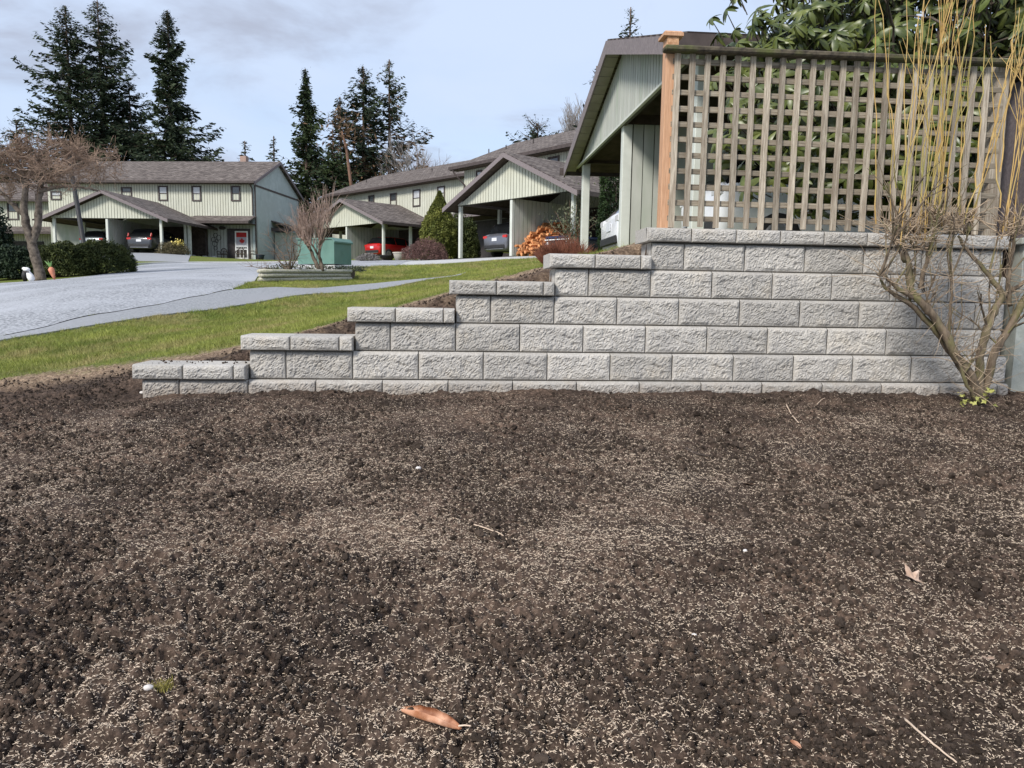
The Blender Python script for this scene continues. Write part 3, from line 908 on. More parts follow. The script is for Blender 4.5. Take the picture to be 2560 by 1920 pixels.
# posts
ztop = wloc(Pw(1690, 92, FO), fence).z
pc = u_of(1675, 300)
MB().box((pc, .055, ztop / 2), (.086, .10, ztop), None, .004).build('post', M_CEDAR, fence)
c = MB()
zc = ztop
c.box((pc, .055, zc + .012), (.150, .150, .024), None, .003)
c.add([(pc + sx * .074, .055 + sy * .074, zc + .0245) for sx, sy in ((-1, -1), (1, -1), (1, 1), (-1, 1))] + [(pc + sx * .058, .055 + sy * .058, zc + .040) for sx, sy in ((-1, -1), (1, -1), (1, 1), (-1, 1))],
      [(0, 1, 5, 4), (1, 2, 6, 5), (2, 3, 7, 6), (3, 0, 4, 7), (4, 5, 6, 7)])
tag(c.build('post_cap', M_CEDAR, fence), 'flat bevelled cedar cap')
MB().box((pc, -.001, zc - .045), (.084, .008, .088)).build('post_face', M_ENDGRAIN, fence)
pr = u_of(2502, 300)
MB().box((pr, .055, ztop / 2 - .02), (.10, .10, ztop - .04), None, .004).build('post', M_OLDWOOD, fence)
# rail
zr = wloc(Pw(1690, 124, FO - .03), fence).z
rl = MB(); n = 26
us = np.linspace(pc - .075, pr + .12, n)
rl.bar((us[0], -.035, zr), (us[-1], -.035, zr + .01), .095, .040, bevel=.010)
rl.build('top_rail', M_MOSSRAIL, fence)
# cross slats (behind) and upright slats (in front)
fr = random.Random(3)
u1 = u_of(1693, 152)
zl = [wloc(Pw(1700, 152 + 39.4 * i, FO), fence).z for i in range(11)]
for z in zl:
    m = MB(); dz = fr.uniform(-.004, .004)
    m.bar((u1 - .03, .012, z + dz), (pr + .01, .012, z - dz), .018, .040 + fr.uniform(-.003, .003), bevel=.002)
    m.build('cross_slat', M_OLDWOOD_SHADED, fence)
u = u1
k = 0
while u < pr - .04:
    w = .041 + fr.uniform(-.004, .003)
    t = fr.uniform(-.004, .004)
    z0 = .012 + fr.uniform(-.004, .012); z1 = zr - .018
    me = MB()
    m = 7
    # slightly wavering slat
    L_, R_ = [], []
    for i in range(m):
        q = i / (m - 1); z = z0 + (z1 - z0) * q
        off = t * (q - .5) * 2 + fr.uniform(-.0012, .0012)
        L_.append((u + off - w / 2 * (1 + fr.uniform(-.03, .03)), z)); R_.append((u + off + w / 2 * (1 + fr.uniform(-.03, .03)), z))
    vs = []
    for (a, z), (b, z2) in zip(L_, R_):
        vs += [(a, -.018, z), (b, -.018, z), (b, .0015, z), (a, .0015, z)]
    fs = []
    for i in range(m - 1):
        for j in range(4):
            fs.append((i * 4 + j, i * 4 + (j + 1) % 4, i * 4 + 4 + (j + 1) % 4, i * 4 + 4 + j))
    fs += [(3, 2, 1, 0), ((m - 1) * 4, (m - 1) * 4 + 1, (m - 1) * 4 + 2, (m - 1) * 4 + 3)]
    me.add(vs, fs).build('slat', M_OLDWOOD, fence)
    u += .1137 + fr.uniform(-.004, .004); k += 1

# ------------------------------------------------------------------ neighbouring house corner at the far right
M_STUCCO = pm('pale_stucco', (.36, .38, .34), (.45, .47, .43), scale=30, rough=.9, bump=.5, bscale=120, bdist=.005, c3=(.33, .33, .29), s3=2)
M_MAUVE = pm('mauve_siding', (.115, .095, .10), (.17, .145, .15), scale=40, rough=.85, bump=.3, bscale=120)
M_DARKTRIM = pm('dark_trim', (.035, .028, .028), (.06, .05, .048), scale=12, rough=.7)
hc0 = Pw(2526, 985, .02)
hz = Hs(hc0.x, hc0.y - .1)
hc = thing('pillar', 'mauve brown boarded pillar on a pale stucco base at the right end of the wall', 'pillar', (hc0.x + .5, hc0.y + .3, hz - .1), kind='thing')
def wbox(m, x0, x1, y0, y1, z0, z1, bev=0.0):
    return m.box(((x0 + x1) / 2, (y0 + y1) / 2, (z0 + z1) / 2), (x1 - x0, y1 - y0, z1 - z0), None, bev)
zst = P(2545, 612, hc0.y).z
ztp = P(2545, 175, hc0.y).z
wbox(MB(), hc0.x, hc0.x + 1.3, hc0.y, hc0.y + .5, hz - .15, zst).build('stucco_base', M_STUCCO, hc, True)
wbox(MB(), hc0.x - .05, hc0.x + 1.33, hc0.y - .05, hc0.y + .52, zst + .002, zst + .05, .006).build('ledge', M_STUCCO, hc, True)
for i in range(4):
    wbox(MB(), hc0.x + .01 + i * .3, hc0.x + .30 + i * .3, hc0.y + .02, hc0.y + .06, zst + .05, ztp, .006).build('siding_board', M_MAUVE, hc, True)
wbox(MB(), hc0.x + .012, hc0.x + 1.2, hc0.y + .061, hc0.y + .48, zst + .05, ztp - .01).build('core', M_MAUVE, hc, True)
wbox(MB(), hc0.x - .04, hc0.x + 1.3, hc0.y - .03, hc0.y + .53, ztp + .001, ztp + .05, .006).build('coping', M_DARKTRIM, hc, True)

# ------------------------------------------------------------------ bare yellow-stemmed shrub in front of the wall
M_BARK = pm('shrub_bark', (.075, .054, .038), (.21, .16, .112), scale=14, rough=.9, bump=.6, bscale=60, bdist=.006, stretch=(2, 2, .7), c3=(.17, .155, .07), s3=5)
M_YSHOOT = pm('yellow_shoot', (.42, .26, .08), (.62, .43, .17), scale=4, rough=.6, c3=(.33, .29, .09), s3=2, world=True)
M_GTWIG = pm('grey_twig', (.26, .19, .13), (.44, .34, .24), scale=9, rough=.8, world=True)
sh_y = 5.30
shrub_base = Pg(2445, 1015, 5.32)
shrub = thing('yellow_stemmed_shrub', 'bare multi-stemmed shrub with tall yellow shoots in front of the block wall', 'shrub', shrub_base)
def SP(px, py, dy=0.0): return P(px, py, sh_y + dy)
sr = random.Random(21)
def jitter_line(pts, rads, sub=4, amp=.006):
    out, rr = [], []
    n = len(pts)
    for i in range(n - 1):
        p0 = pts[max(i - 1, 0)]; p1 = pts[i]; p2 = pts[i + 1]; p3 = pts[min(i + 2, n - 1)]
        for k in range(sub):
            t = k / sub
            q = .5 * ((2 * p1) + (p2 - p0) * t + (2 * p0 - 5 * p1 + 4 * p2 - p3) * t * t + (3 * p1 - p0 - 3 * p2 + p3) * t ** 3)
            a = amp if (i or k) else 0
            out.append(q + Vector((sr.uniform(-a, a), sr.uniform(-a, a), sr.uniform(-a, a))))
            rr.append((rads[i] * (1 - t) + rads[i + 1] * t) * sr.uniform(.92, 1.1))
    out.append(pts[-1]); rr.append(rads[-1])
    return out, rr
limbs = [  # traced stems: ((px, py, depth offset) ..., radii)
    ([(2448, 1008, 0), (2425, 940, -.02), (2385, 880, -.04), (2350, 815, -.05), (2312, 765, -.06), (2278, 722, -.05), (2270, 660, -.03), (2258, 610, 0)], [.038, .034, .031, .029, .027, .023, .019, .014]),
    ([(2444, 1005, .02), (2410, 930, .03), (2370, 870, .02), (2330, 815, 0), (2288, 772, -.02), (2225, 728, -.05), (2200, 700, -.05)], [.030, .027, .024, .021, .019, .012, .007]),
    ([(2288, 745, -.05), (2245, 722, -.08), (2215, 693, -.1), (2192, 686, -.1)], [.017, .014, .010, .006]),
    ([(2300, 720, -.04), (2316, 655, -.01), (2328, 600, .02), (2345, 570, .04)], [.016, .013, .011, .009]),
    ([(2452, 1008, 0), (2448, 930, 0), (2455, 870, .01), (2468, 820, .02), (2490, 770, .03), (2503, 735, .04), (2460, 672, .05), (2425, 635, .05), (2395, 590, .06)], [.032, .030, .028, .027, .025, .020, .015, .012, .008]),
    ([(2503, 745, .03), (2540, 720, .02), (2575, 690, .0), (2600, 640, 0)], [.018, .014, .012, .009]),
    ([(2462, 985, .03), (2480, 900, .04), (2505, 850, .04), (2535, 800, .02), (2560, 750, 0), (2590, 690, 0)], [.030, .028, .027, .026, .022, .016]),
    ([(2525, 765, .02), (2522, 700, .02), (2530, 640, .02), (2536, 590, .01)], [.017, .014, .012, .010]),
    ([(2440, 1003, -.03), (2412, 950, -.05), (2395, 905, -.06), (2384, 880, -.06)], [.014, .012, .010, .008]),
    ([(2262, 655, -.03), (2240, 610, -.06), (2232, 585, -.06)], [.013, .010, .008]),
    ([(2372, 860, .04), (2376, 760, .05), (2380, 690, .05), (2372, 620, .05)], [.010, .009, .008, .006]),
]
tips = []
for pts, rads in limbs:
    q, r_ = jitter_line([SP(*p) for p in pts], rads)
    m = MB(); m.tube(q, r_, 7); m.build('stem', M_BARK, shrub, True, True)
    tips.append(q)
# dense twiggy heads where the old wood was cut, then long yellow shoots
heads = [(2250, 590, -.04), (2232, 560, -.05), (2285, 575, 0), (2325, 545, .03), (2345, 540, .04), (2370, 555, .05), (2395, 560, .05), (2420, 545, .04), (2530, 565, .02), (2560, 560, .0), (2510, 575, .02), (2300, 600, -.02)]
ysegs, gsegs, bsegs = [], [], []
def wander(p, d, L, r0, r1, n, wob, segs, up=0.0, rnd=sr):
    st = L / n
    for i in range(n):
        q = p + d * st
        a = r0 + (r1 - r0) * i / n; b = r0 + (r1 - r0) * (i + 1) / n
        segs.append((tuple(p), tuple(q), a, b))
        d = (d + Vector((rnd.uniform(-wob, wob), rnd.uniform(-wob, wob), rnd.uniform(-wob, wob) + up))).normalized()
        p = q
    return p, d
for hpx, hpy, dy in heads:
    for j in range(30):                       # knuckly base twigs
        p = SP(hpx + sr.uniform(-22, 22), hpy + sr.uniform(-15, 25), dy + sr.uniform(-.06, .06))
        d = Vector((sr.uniform(-.9, .9), sr.uniform(-.7, .7), sr.uniform(-.2, 1))).normalized()
        wander(p, d, sr.uniform(.06, .2), .0045, .0018, 4, .35, gsegs)
    ns = sr.randint(1, 3)
    for j in range(ns):
        p = SP(hpx + sr.uniform(-16, 16), hpy + sr.uniform(-5, 25), dy + sr.uniform(-.05, .05))
        lean = (hpx - 2380) / 1900 * 1.1
        d = Vector((lean * .6 + sr.gauss(.02, .10), sr.gauss(-.01, .10), 1)).normalized()
        L = sr.uniform(1.0, 2.3)
        r0 = sr.uniform(.0034, .0064)
        pe, de = wander(p, d, L, r0, .0016, 18, .042, ysegs, .006)
        for b in range(sr.randint(2, 5)):    # side shoots
            i = len(ysegs) - sr.randint(4, 13)
            q = Vector(ysegs[i][0]); d2 = (Vector(ysegs[i][1]) - q).normalized()
            d2 = (d2 + Vector((sr.uniform(-.45, .45), sr.uniform(-.3, .3), .1))).normalized()
            wander(q, d2, sr.uniform(.2, .75), .0028, .001, 6, .05, ysegs, .02)
# traced long shoots reaching past the top of the frame
for (a, b) in [((2190, 560), (2186, 0)), ((2240, 470), (2200, 0)), ((2262, 590), (2268, 0)), ((2335, 520), (2395, 0)), ((2350, 430), (2360, 0)), ((2395, 530), (2440, 0)), ((2330, 470), (2420, -30)), ((2440, 470), (2465, 60)),
               ((2500, 520), (2475, 90)), ((2410, 560), (2500, 300)), ((2480, 350), (2552, 20)), ((2500, 430), (2540, 40)), ((2250, 560), (2296, 40)), ((2300, 590), (2330, 60))]:
    p0, p1 = SP(*a), SP(*b, sr.uniform(-.15, .15))
    n = 12
    prev = p0
    for i in range(1, n + 1):
        t = i / n
        q = p0.lerp(p1, t) + Vector((sr.uniform(-.008, .008), sr.uniform(-.008, .008), 0)) + Vector(((t * (1 - t)) * sr.uniform(-.06, .06), 0, 0))
        ysegs.append((tuple(prev), tuple(q), .0054 * (1 - .55 * t), .0054 * (1 - .55 * (t + 1 / n)))); prev = q
for q in tips:                               # thin dead twigs low down
    for j in range(24):
        i = sr.randrange(1, len(q))
        d = Vector((sr.uniform(-1, 1), sr.uniform(-.8, .4), sr.uniform(-.5, 1))).normalized()
        pe, de = wander(q[i], d, sr.uniform(.08, .42), .0028, .0010, 6, .22, gsegs, .03)
        if sr.random() < .5:
            wander(pe, (de + Vector((sr.uniform(-.6, .6), 0, sr.uniform(-.3, .6)))).normalized(), sr.uniform(.05, .15), .0012, .0007, 3, .25, gsegs)
for q in tips:                               # secondary limbs climbing towards the twiggy heads
    for j in range(4):
        i = sr.randrange(len(q) // 3, len(q)); p = Vector(q[i])
        d = Vector((sr.uniform(-.7, .7), sr.uniform(-.4, .3), sr.uniform(.4, 1.2))).normalized()
        pe, de = wander(p, d, sr.uniform(.18, .5), sr.uniform(.006, .011), .004, 7, .14, bsegs, .05)
        for k in range(3): wander(pe - de * sr.uniform(0, .12), (de + Vector((sr.uniform(-.9, .9), sr.uniform(-.6, .6), sr.uniform(-.2, .8)))).normalized(), sr.uniform(.08, .3), .004, .0016, 5, .2, bsegs, .03)
def seg_part(name, segs, mat, parent, n=5):
    V, F = tubes_np(segs, n)
    M = np.array(wmat(parent).inverted())
    V = V @ M[:3, :3].T + M[:3, 3]
    return link_mesh(name, np_mesh(name, V, 4, F), mat, parent, True)
tag(seg_part('yellow_shoots', ysegs, M_YSHOOT, shrub), kind='stuff')
tag(seg_part('side_branches', bsegs, M_BARK, shrub, 5), kind='stuff')
tag(seg_part('dead_twigs', gsegs, M_GTWIG, shrub, 4), kind='stuff')
# young leaves at its foot
M_YLEAF = pm('young_leaf', (.26, .27, .06), (.46, .44, .15), scale=30, rough=.5)
def lobed_leaf(size, lobes=5, deep=.55, fold=.15, seed=0):
    rr = random.Random(seed); pts = []
    n = lobes * 4
    for i in range(n):
        a = -math.pi * .93 + 2 * math.pi * .93 * i / (n - 1)
        ph = (i % 4) / 4
        rad = (1 - deep * abs(math.sin(math.pi * (i / 4)))) * (1 - .25 * abs(a) / math.pi)
        rad *= rr.uniform(.88, 1.1)
        pts.append(Vector((math.sin(a) * rad * size, math.cos(a) * rad * size, 0)))
    vs = [Vector((0, 0, 0))] + [p + Vector((0, 0, fold * size * (abs(p.x) / size) ** 1.5 + rr.uniform(-.04, .04) * size)) for p in pts]
    fs = [(0, i + 1, i + 2) for i in range(n - 1)]
    return vs, fs
lp = MB()
for (px, py) in [(2460, 985), (2475, 975), (2450, 1000), (2430, 1010), (2412, 1012), (2415, 1000), (2480, 985), (2468, 1000), (2445, 1022), (2425, 995), (2490, 1018), (2402, 990)]:
    for j in range(3):
        vs, fs = lobed_leaf(sr.uniform(.016, .030), 5, .5, .2, sr.randrange(99))
        M = Matrix.Translation(P(px + sr.uniform(-8, 8), py + sr.uniform(-8, 6), 5.2 + sr.uniform(-.06, .05))) @ Euler((sr.uniform(-1.2, .6), sr.uniform(-.7, .7), sr.uniform(0, 6))).to_matrix().to_4x4()
        lp.add([M @ v for v in vs], fs)
tag(lp.build('young_leaves', M_YLEAF, shrub, True), kind='stuff')

# ------------------------------------------------------------------ rhododendron behind the lattice
M_RLEAF = pm('rhododendron_leaf', (.045, .066, .013), (.125, .15, .034), scale=3, rough=.38, spec=.5, vary=.4, world=False)
M_RLEAF2 = pm('rhododendron_foliage', (.036, .055, .012), (.13, .15, .034), scale=5, rough=.4, spec=.5, world=True)
M_DBARK = pm('dark_bark', (.045, .033, .026), (.11, .085, .065), scale=9, rough=.9, world=True)
rb = Vector((4.4, 8.0, Hs(4.4, 8.0)))
rho = thing('rhododendron', 'large glossy evergreen rhododendron standing behind the lattice fence', 'shrub', rb)
rr = random.Random(77)
def rleaf_mesh(L, w, droop):
    m = 5; vs, fs = [], []
    for i in range(m):
        t = i / (m - 1)
        ww = w * math.sin(math.pi * min(.97, t * .86 + .1)) ** .8
        y = L * t; z = -droop * L * t * t
        vs += [(-ww, y, z - .12 * ww), (0, y, z + .18 * ww), (ww, y, z - .12 * ww)]
    for i in range(m - 1):
        a = i * 3
        fs += [(a, a + 1, a + 4, a + 3), (a + 1, a + 2, a + 5, a + 4)]
    return vs, fs
leafmeshes = []
for i in range(6):
    vs, fs = rleaf_mesh(.110 + .008 * i, .0215 + .001 * i, [.2, .35, .5, .25, .65, .4][i])
    me = bpy.data.meshes.new('leaf'); me.from_pydata(vs, [], fs); me.materials.append(M_RLEAF); me.update()
    me.polygons.foreach_set('use_smooth', [True] * len(me.polygons)); leafmeshes.append((me, vs, fs))
whorls = []
cen = Vector((4.35, 8.1, rb.z + 1.75)); rad = Vector((2.25, 1.25, 1.95))
while len(whorls) < 2100:
    v = Vector((rr.gauss(0, 1), rr.gauss(0, 1), rr.gauss(0, 1))).normalized()
    s = rr.uniform(.45, 1.05) + .10 * math.sin(v.x * 7 + v.z * 5)
    p = cen + Vector((v.x * rad.x, v.y * rad.y, v.z * rad.z)) * s
    if p.z < rb.z + .35: continue
    if p.y > 8.6 and rr.random() < .6: continue
    whorls.append((p, v))
for px, py, Y in [(1895, 50, 7.4), (1880, 70, 7.4), (1905, 35, 7.4), (1912, 60, 7.4), (1885, 45, 7.35), (1770, 210, 7.3), (1800, 190, 7.3), (1785, 330, 7.2), (1820, 260, 7.2), (1850, 300, 7.2), (1790, 420, 7.2), (1850, 420, 7.2), (1900, 380, 7.2), (1880, 470, 7.3), (1930, 330, 7.2), (1850, 160, 7.3), (1900, 130, 7.3), (1960, 100, 7.3), (1830, 350, 7.2), (1925, 440, 7.3), (2030, 20, 7.2), (2090, 80, 7.2), (1990, 60, 7.2), (1950, 250, 7.1), (2050, 250, 7.1)] + [(rr.uniform(1840, 2300), rr.uniform(60, 150), rr.uniform(7.1, 7.6)) for _ in range(60)] + [(rr.uniform(1780, 2400), rr.uniform(150, 480), rr.uniform(6.9, 7.4)) for _ in range(110)]:
    p = P(px, py, Y); v = (p - cen); v.normalize(); whorls.append((p, v))
whorls.sort(key=lambda w: (w[0].y + .3 * abs(w[0].x - 3.6)))
nleaf = 0
bulk = MB()
rtw = []
for wi, (p, v) in enumerate(whorls):
    ax = (v + Vector((0, -.15, .55))).normalized()
    base = Vector((0, 0, 1)).rotation_difference(ax).to_matrix()
    k = rr.randint(7, 10)
    rtw.append((tuple(p - ax * .22 + Vector((rr.uniform(-.04, .04), rr.uniform(-.04, .04), -.05))), tuple(p), .007, .004))
    for j in range(k):
        me, vs, fs = leafmeshes[rr.randrange(6)]
        a = 2 * math.pi * j / k + rr.uniform(-.3, .3)
        el = rr.uniform(-.75, .25)
        m3 = base @ Matrix.Rotation(a, 3, 'Z') @ Matrix.Rotation(el, 3, 'X') @ Matrix.Rotation(rr.uniform(-.5, .5), 3, 'Y')
        sc = rr.uniform(.75, 1.25)
        if nleaf < 300 and rr.random() < .75:
            o = bpy.data.objects.new('leaf', me); COL.objects.link(o); o.parent = rho
            M = wmat(rho).inverted() @ Matrix.Translation(p) @ m3.to_4x4() @ Matrix.Scale(sc, 4)
            o.matrix_basis = M; nleaf += 1
        else:
            bulk.add([m3 @ (Vector(q) * sc) + p for q in vs], fs)
tag(bulk.build('foliage', M_RLEAF2, rho, True, True), kind='stuff')
for j in range(16):
    p = rb + Vector((rr.uniform(-.7, .7), rr.uniform(-.5, .3), 0))
    d = Vector((rr.uniform(-.8, .8), rr.uniform(-.5, .3), 1)).normalized()
    pe, de = wander(p, d, rr.uniform(1.2, 2.2), .035, .014, 8, .18, rtw, .03, rr)
    for b in range(7):
        i = rr.randrange(max(0, len(rtw) - 8), len(rtw))
        q = Vector(rtw[i][1])
        wander(q, Vector((rr.uniform(-1, 1), rr.uniform(-1, .6), rr.uniform(-.2, 1))).normalized(), rr.uniform(.5, 1.2), .012, .004, 6, .25, rtw, .05, rr)
seg_part('branches', rtw, M_DBARK, rho, 4)

# ------------------------------------------------------------------ litter on the soil
M_DLEAF = pm('dry_leaf', (.42, .27, .18), (.68, .50, .39), scale=25, rough=.7, vary=.15, bump=.3, bscale=60)
M_RUST = pm('rust_leaf', (.34, .12, .04), (.62, .36, .24), scale=14, rough=.6, c3=(.20, .07, .03), s3=20)
M_STRAW = pm('straw_twig', (.50, .37, .27), (.66, .52, .40), scale=20, rough=.75)
M_DTWIG = pm('dark_twig', (.03, .022, .018), (.08, .06, .05), scale=20, rough=.9)
M_PEBBLE = pm('pale_pebble', (.52, .48, .45), (.70, .66, .63), scale=40, rough=.8)
def soil_at(px, py):
    """first hit of the pixel's ray with the front soil"""
    d = ray(px, py); lo_, hi_ = .8, 8.0
    for i in range(40):
        mid = (lo_ + hi_) / 2; p = CAM + d * (mid / d.y)
        if p.z > float(T_front(np.array([p.x]), np.array([p.y]))[0]): lo_ = mid
        else: hi_ = mid
    p = CAM + d * (lo_ / d.y)
    return Vector((p.x, p.y, p.z + float(soil_relief(np.array([p.x]), np.array([p.y]))[0])))
# curled rust leaf
a, b = soil_at(1005, 1800), soil_at(1150, 1852)
ax = (b - a); L = ax.length; rz = math.atan2(ax.y, ax.x)
t = thing('curled_leaf', 'curled rusty brown dead leaf lying on the seeded soil', 'leaf', (a + b) / 2 + Vector((0, 0, .012)), rz)
vs, fs = [], []
m_, n_ = 12, 9
for i in range(m_):
    q = i / (m_ - 1)
    w = .024 * math.sin(math.pi * min(.98, q * .9 + .06)) ** .6
    for j in range(n_):
        a_ = math.pi * (-.93 + 1.86 * j / (n_ - 1)) * .80
        vs.append(((q - .5) * L, math.sin(a_) * w * .8, (1 - math.cos(a_)) * w * .55 - .006 + random.uniform(-.001, .001)))
for i in range(m_ - 1):
    for j in range(n_ - 1):
        fs.append((i * n_ + j, i * n_ + j + 1, (i + 1) * n_ + j + 1, (i + 1) * n_ + j))
o = MB().add(vs, fs).build('blade', M_RUST, t, False, True)
MB().tube([(L * .47, 0, .002), (L * .56, .004, .006), (L * .66, .002, .010)], [.0025, .002, .0018], 5).build('stalk', M_STRAW, t)
def flat_leaf(name, label, px, py, size, seed, mat=M_DLEAF, tilt=(.25, .1), stalk=True, lobes=5, deep=.5, fold=.2, lift=.012, sy=1.0):
    p = soil_at(px, py)
    t = thing(name, label, 'leaf', p + Vector((0, 0, lift)), random.Random(seed).uniform(0, 6.28))
    vs, fs = lobed_leaf(size, lobes, deep, fold, seed)
    Rm = Euler((tilt[0], tilt[1], 0)).to_matrix()
    vs = [Rm @ Vector((v.x, v.y * sy, v.z)) for v in vs]
    MB().add(vs, fs).build('blade', mat, t)
    if stalk: MB().tube([Rm @ Vector((0, 0, 0)), Rm @ Vector((.004, -size * .9, .004)), Rm @ Vector((-.006, -size * 1.7, .006))], [.0016, .0014, .0012], 5).build('stalk', M_STRAW, t)
    return t
flat_leaf('maple_leaf', 'small pale star-shaped maple leaf lying on the seeded soil', 1484, 1650, .030, 5)
flat_leaf('maple_leaf', 'large crumpled pinkish maple leaf with a long stalk on the soil', 2285, 1462, .062, 8, tilt=(.5, -.3), fold=.55, lift=.02)
flat_leaf('leaf_scrap', 'pale narrow leaf scrap on the soil right of the crumpled maple leaf', 2468, 1672, .018, 11, stalk=False, lobes=3, deep=.2, sy=1.6)
flat_leaf('leaf_scrap', 'tan folded leaf scrap standing up in the soil', 2508, 1697, .022, 12, stalk=False, lobes=3, deep=.3, tilt=(1.0, .2), sy=1.4)
flat_leaf('leaf_scrap', 'faded brown leaf half buried in the seed midway to the wall', 1874, 1215, .040, 13, stalk=False, lobes=5, deep=.3, tilt=(.2, .2))
flat_leaf('leaf_scrap', 'tiny reddish leaf scrap beside the long straw stem', 1990, 1880, .012, 14, mat=M_RUST, stalk=False, lobes=3, deep=.2, sy=1.6)
def twig(name, label, pts, r0, mat=M_STRAW, lift=.008):
    q = [soil_at(*p) + Vector((0, 0, lift)) for p in pts]
    q2, r2 = jitter_line(q, [r0 * (1 - .5 * i / len(q)) for i in range(len(q))], 4, .0008)
    c = q2[len(q2) // 2]
    m = MB().tube([p - c for p in q2], r2, 6)
    o = m.build(name, mat, None, False, True); o.location = c
    return tag(o, label, 'twig')
twig('straw_stem', 'long pale straw stem lying near the crumpled maple leaf', [(2260, 1800), (2300, 1850), (2345, 1890), (2390, 1925)], .0030)
twig('twig', 'thin pale twig bent in a hook on open soil', [(1185, 1318), (1225, 1330), (1255, 1340), (1272, 1362)], .0026)
twig('twig', 'straight reddish twig stuck in soil near the wall', [(1965, 1022), (1978, 1042), (1996, 1066)], .0042, lift=.015)
twig('twig', 'dark damp stick lying on the soil near the straight reddish twig', [(1715, 1128), (1740, 1136), (1775, 1142)], .008, M_DTWIG)
twig('twig', 'forked dry twig standing in the soil right of the reddish twig', [(2042, 1022), (2052, 1008), (2062, 1000)], .003, lift=.02)
for i, (px, py, s, lb) in enumerate([(1046, 1175, .014, 'round pale pebble on the soil below the wall centre'), (356, 988, .02, 'flat white pebble beside the lowest cap stone'), (1862, 1395, .009, 'slim white stone chip on the soil'), (1735, 1598, .008, 'tiny white stone chip near the small star-shaped leaf'), (372, 1745, .012, 'pale pebble beside the tuft of yellow moss')]):
    p = soil_at(px, py)
    m = MB().ellipsoid((0, 0, 0), (s, s * .75, s * .6), 10, 6)
    for v in m.v: v += Vector((random.uniform(-1, 1), random.uniform(-1, 1), random.uniform(-1, 1))) * s * .1
    o = m.build('pebble', M_PEBBLE, None, False, True); o.location = p + Vector((0, 0, s * .4)); tag(o, lb, 'pebble')
M_MOSS = pm('yellow_moss', (.16, .14, .03), (.34, .30, .09), scale=60, rough=.9)
p = soil_at(410, 1728); mg = []
for i in range(140):
    q = p + Vector((random.gauss(0, .016), random.gauss(0, .014), .001))
    mg.append((tuple(q), tuple(q + Vector((random.uniform(-.01, .01), random.uniform(-.01, .01), random.uniform(.006, .018)))), .0011, .0004))
V, F = tubes_np([(tuple(Vector(a) - p), tuple(Vector(b) - p), c, d) for a, b, c, d in mg], 3)
o = link_mesh('moss_tuft', np_mesh('moss_tuft', V, 4, F), M_MOSS); o.location = p; tag(o, 'small tuft of yellow green moss on the dark soil', 'moss')
# crumbs spilled on the lowest cap
cp = []
for i in range(34):
    u_ = random.uniform(XS[0], XS[1] - .05)
    cp.append((u_, wy(u_) + random.uniform(.02, .24) - .02, captop(0) + .003))
cp = np.array(cp); n = len(cp); r_ = .003 + .008 * rng.random(n) ** 2
scatter('spilled_soil', cp, rng.random((n, 3)) * 6.28, np.c_[r_, r_, r_ * .7], M_CRUMB, crumb_variants)
# ------------------------------------------------------------------ houses
M_SIDE = pm('cream_green_siding', (.465, .47, .39), (.55, .555, .47), scale=3, rough=.8, stretch=(1, 1, .35), c3=(.50, .50, .41), s3=1.2, vary=.05)
M_SIDED = pm('grey_green_siding', (.40, .41, .37), (.49, .50, .455), scale=3, rough=.75, stretch=(1, 1, .35), c3=(.36, .40, .33), s3=1.4, vary=.06)
M_GROOVE = pm('siding_groove', (.055, .055, .045), (.09, .09, .075), scale=5, rough=.9)
M_SHADEWALL = pm('shaded_side_stucco', (.37, .43, .42), (.46, .52, .51), scale=2.2, rough=.9, bump=.3, bscale=40, c3=(.41, .46, .45), s3=.6)  # side wall stucco, its bluish shade mixed into the colour
M_POST = pm('painted_post', (.53, .55, .50), (.61, .63, .58), scale=4, rough=.6)
M_BROWN = pm('brown_trim', (.050, .038, .036), (.085, .066, .062), scale=6, rough=.6)
M_FASCIA = pm('mauve_fascia', (.16, .135, .14), (.235, .20, .205), scale=4, rough=.8, stretch=(6, 6, 6), bump=.2)
M_SOFFIT_SHADE = pm('dark_soffit_and_shade', (.045, .032, .026), (.09, .066, .054), scale=4, rough=.85)  # soffits; on carport ceilings and back walls the dark tone stands for shade
M_SOFFITG = pm('green_soffit', (.33, .305, .275), (.41, .38, .345), scale=4, rough=.8, vary=.08)
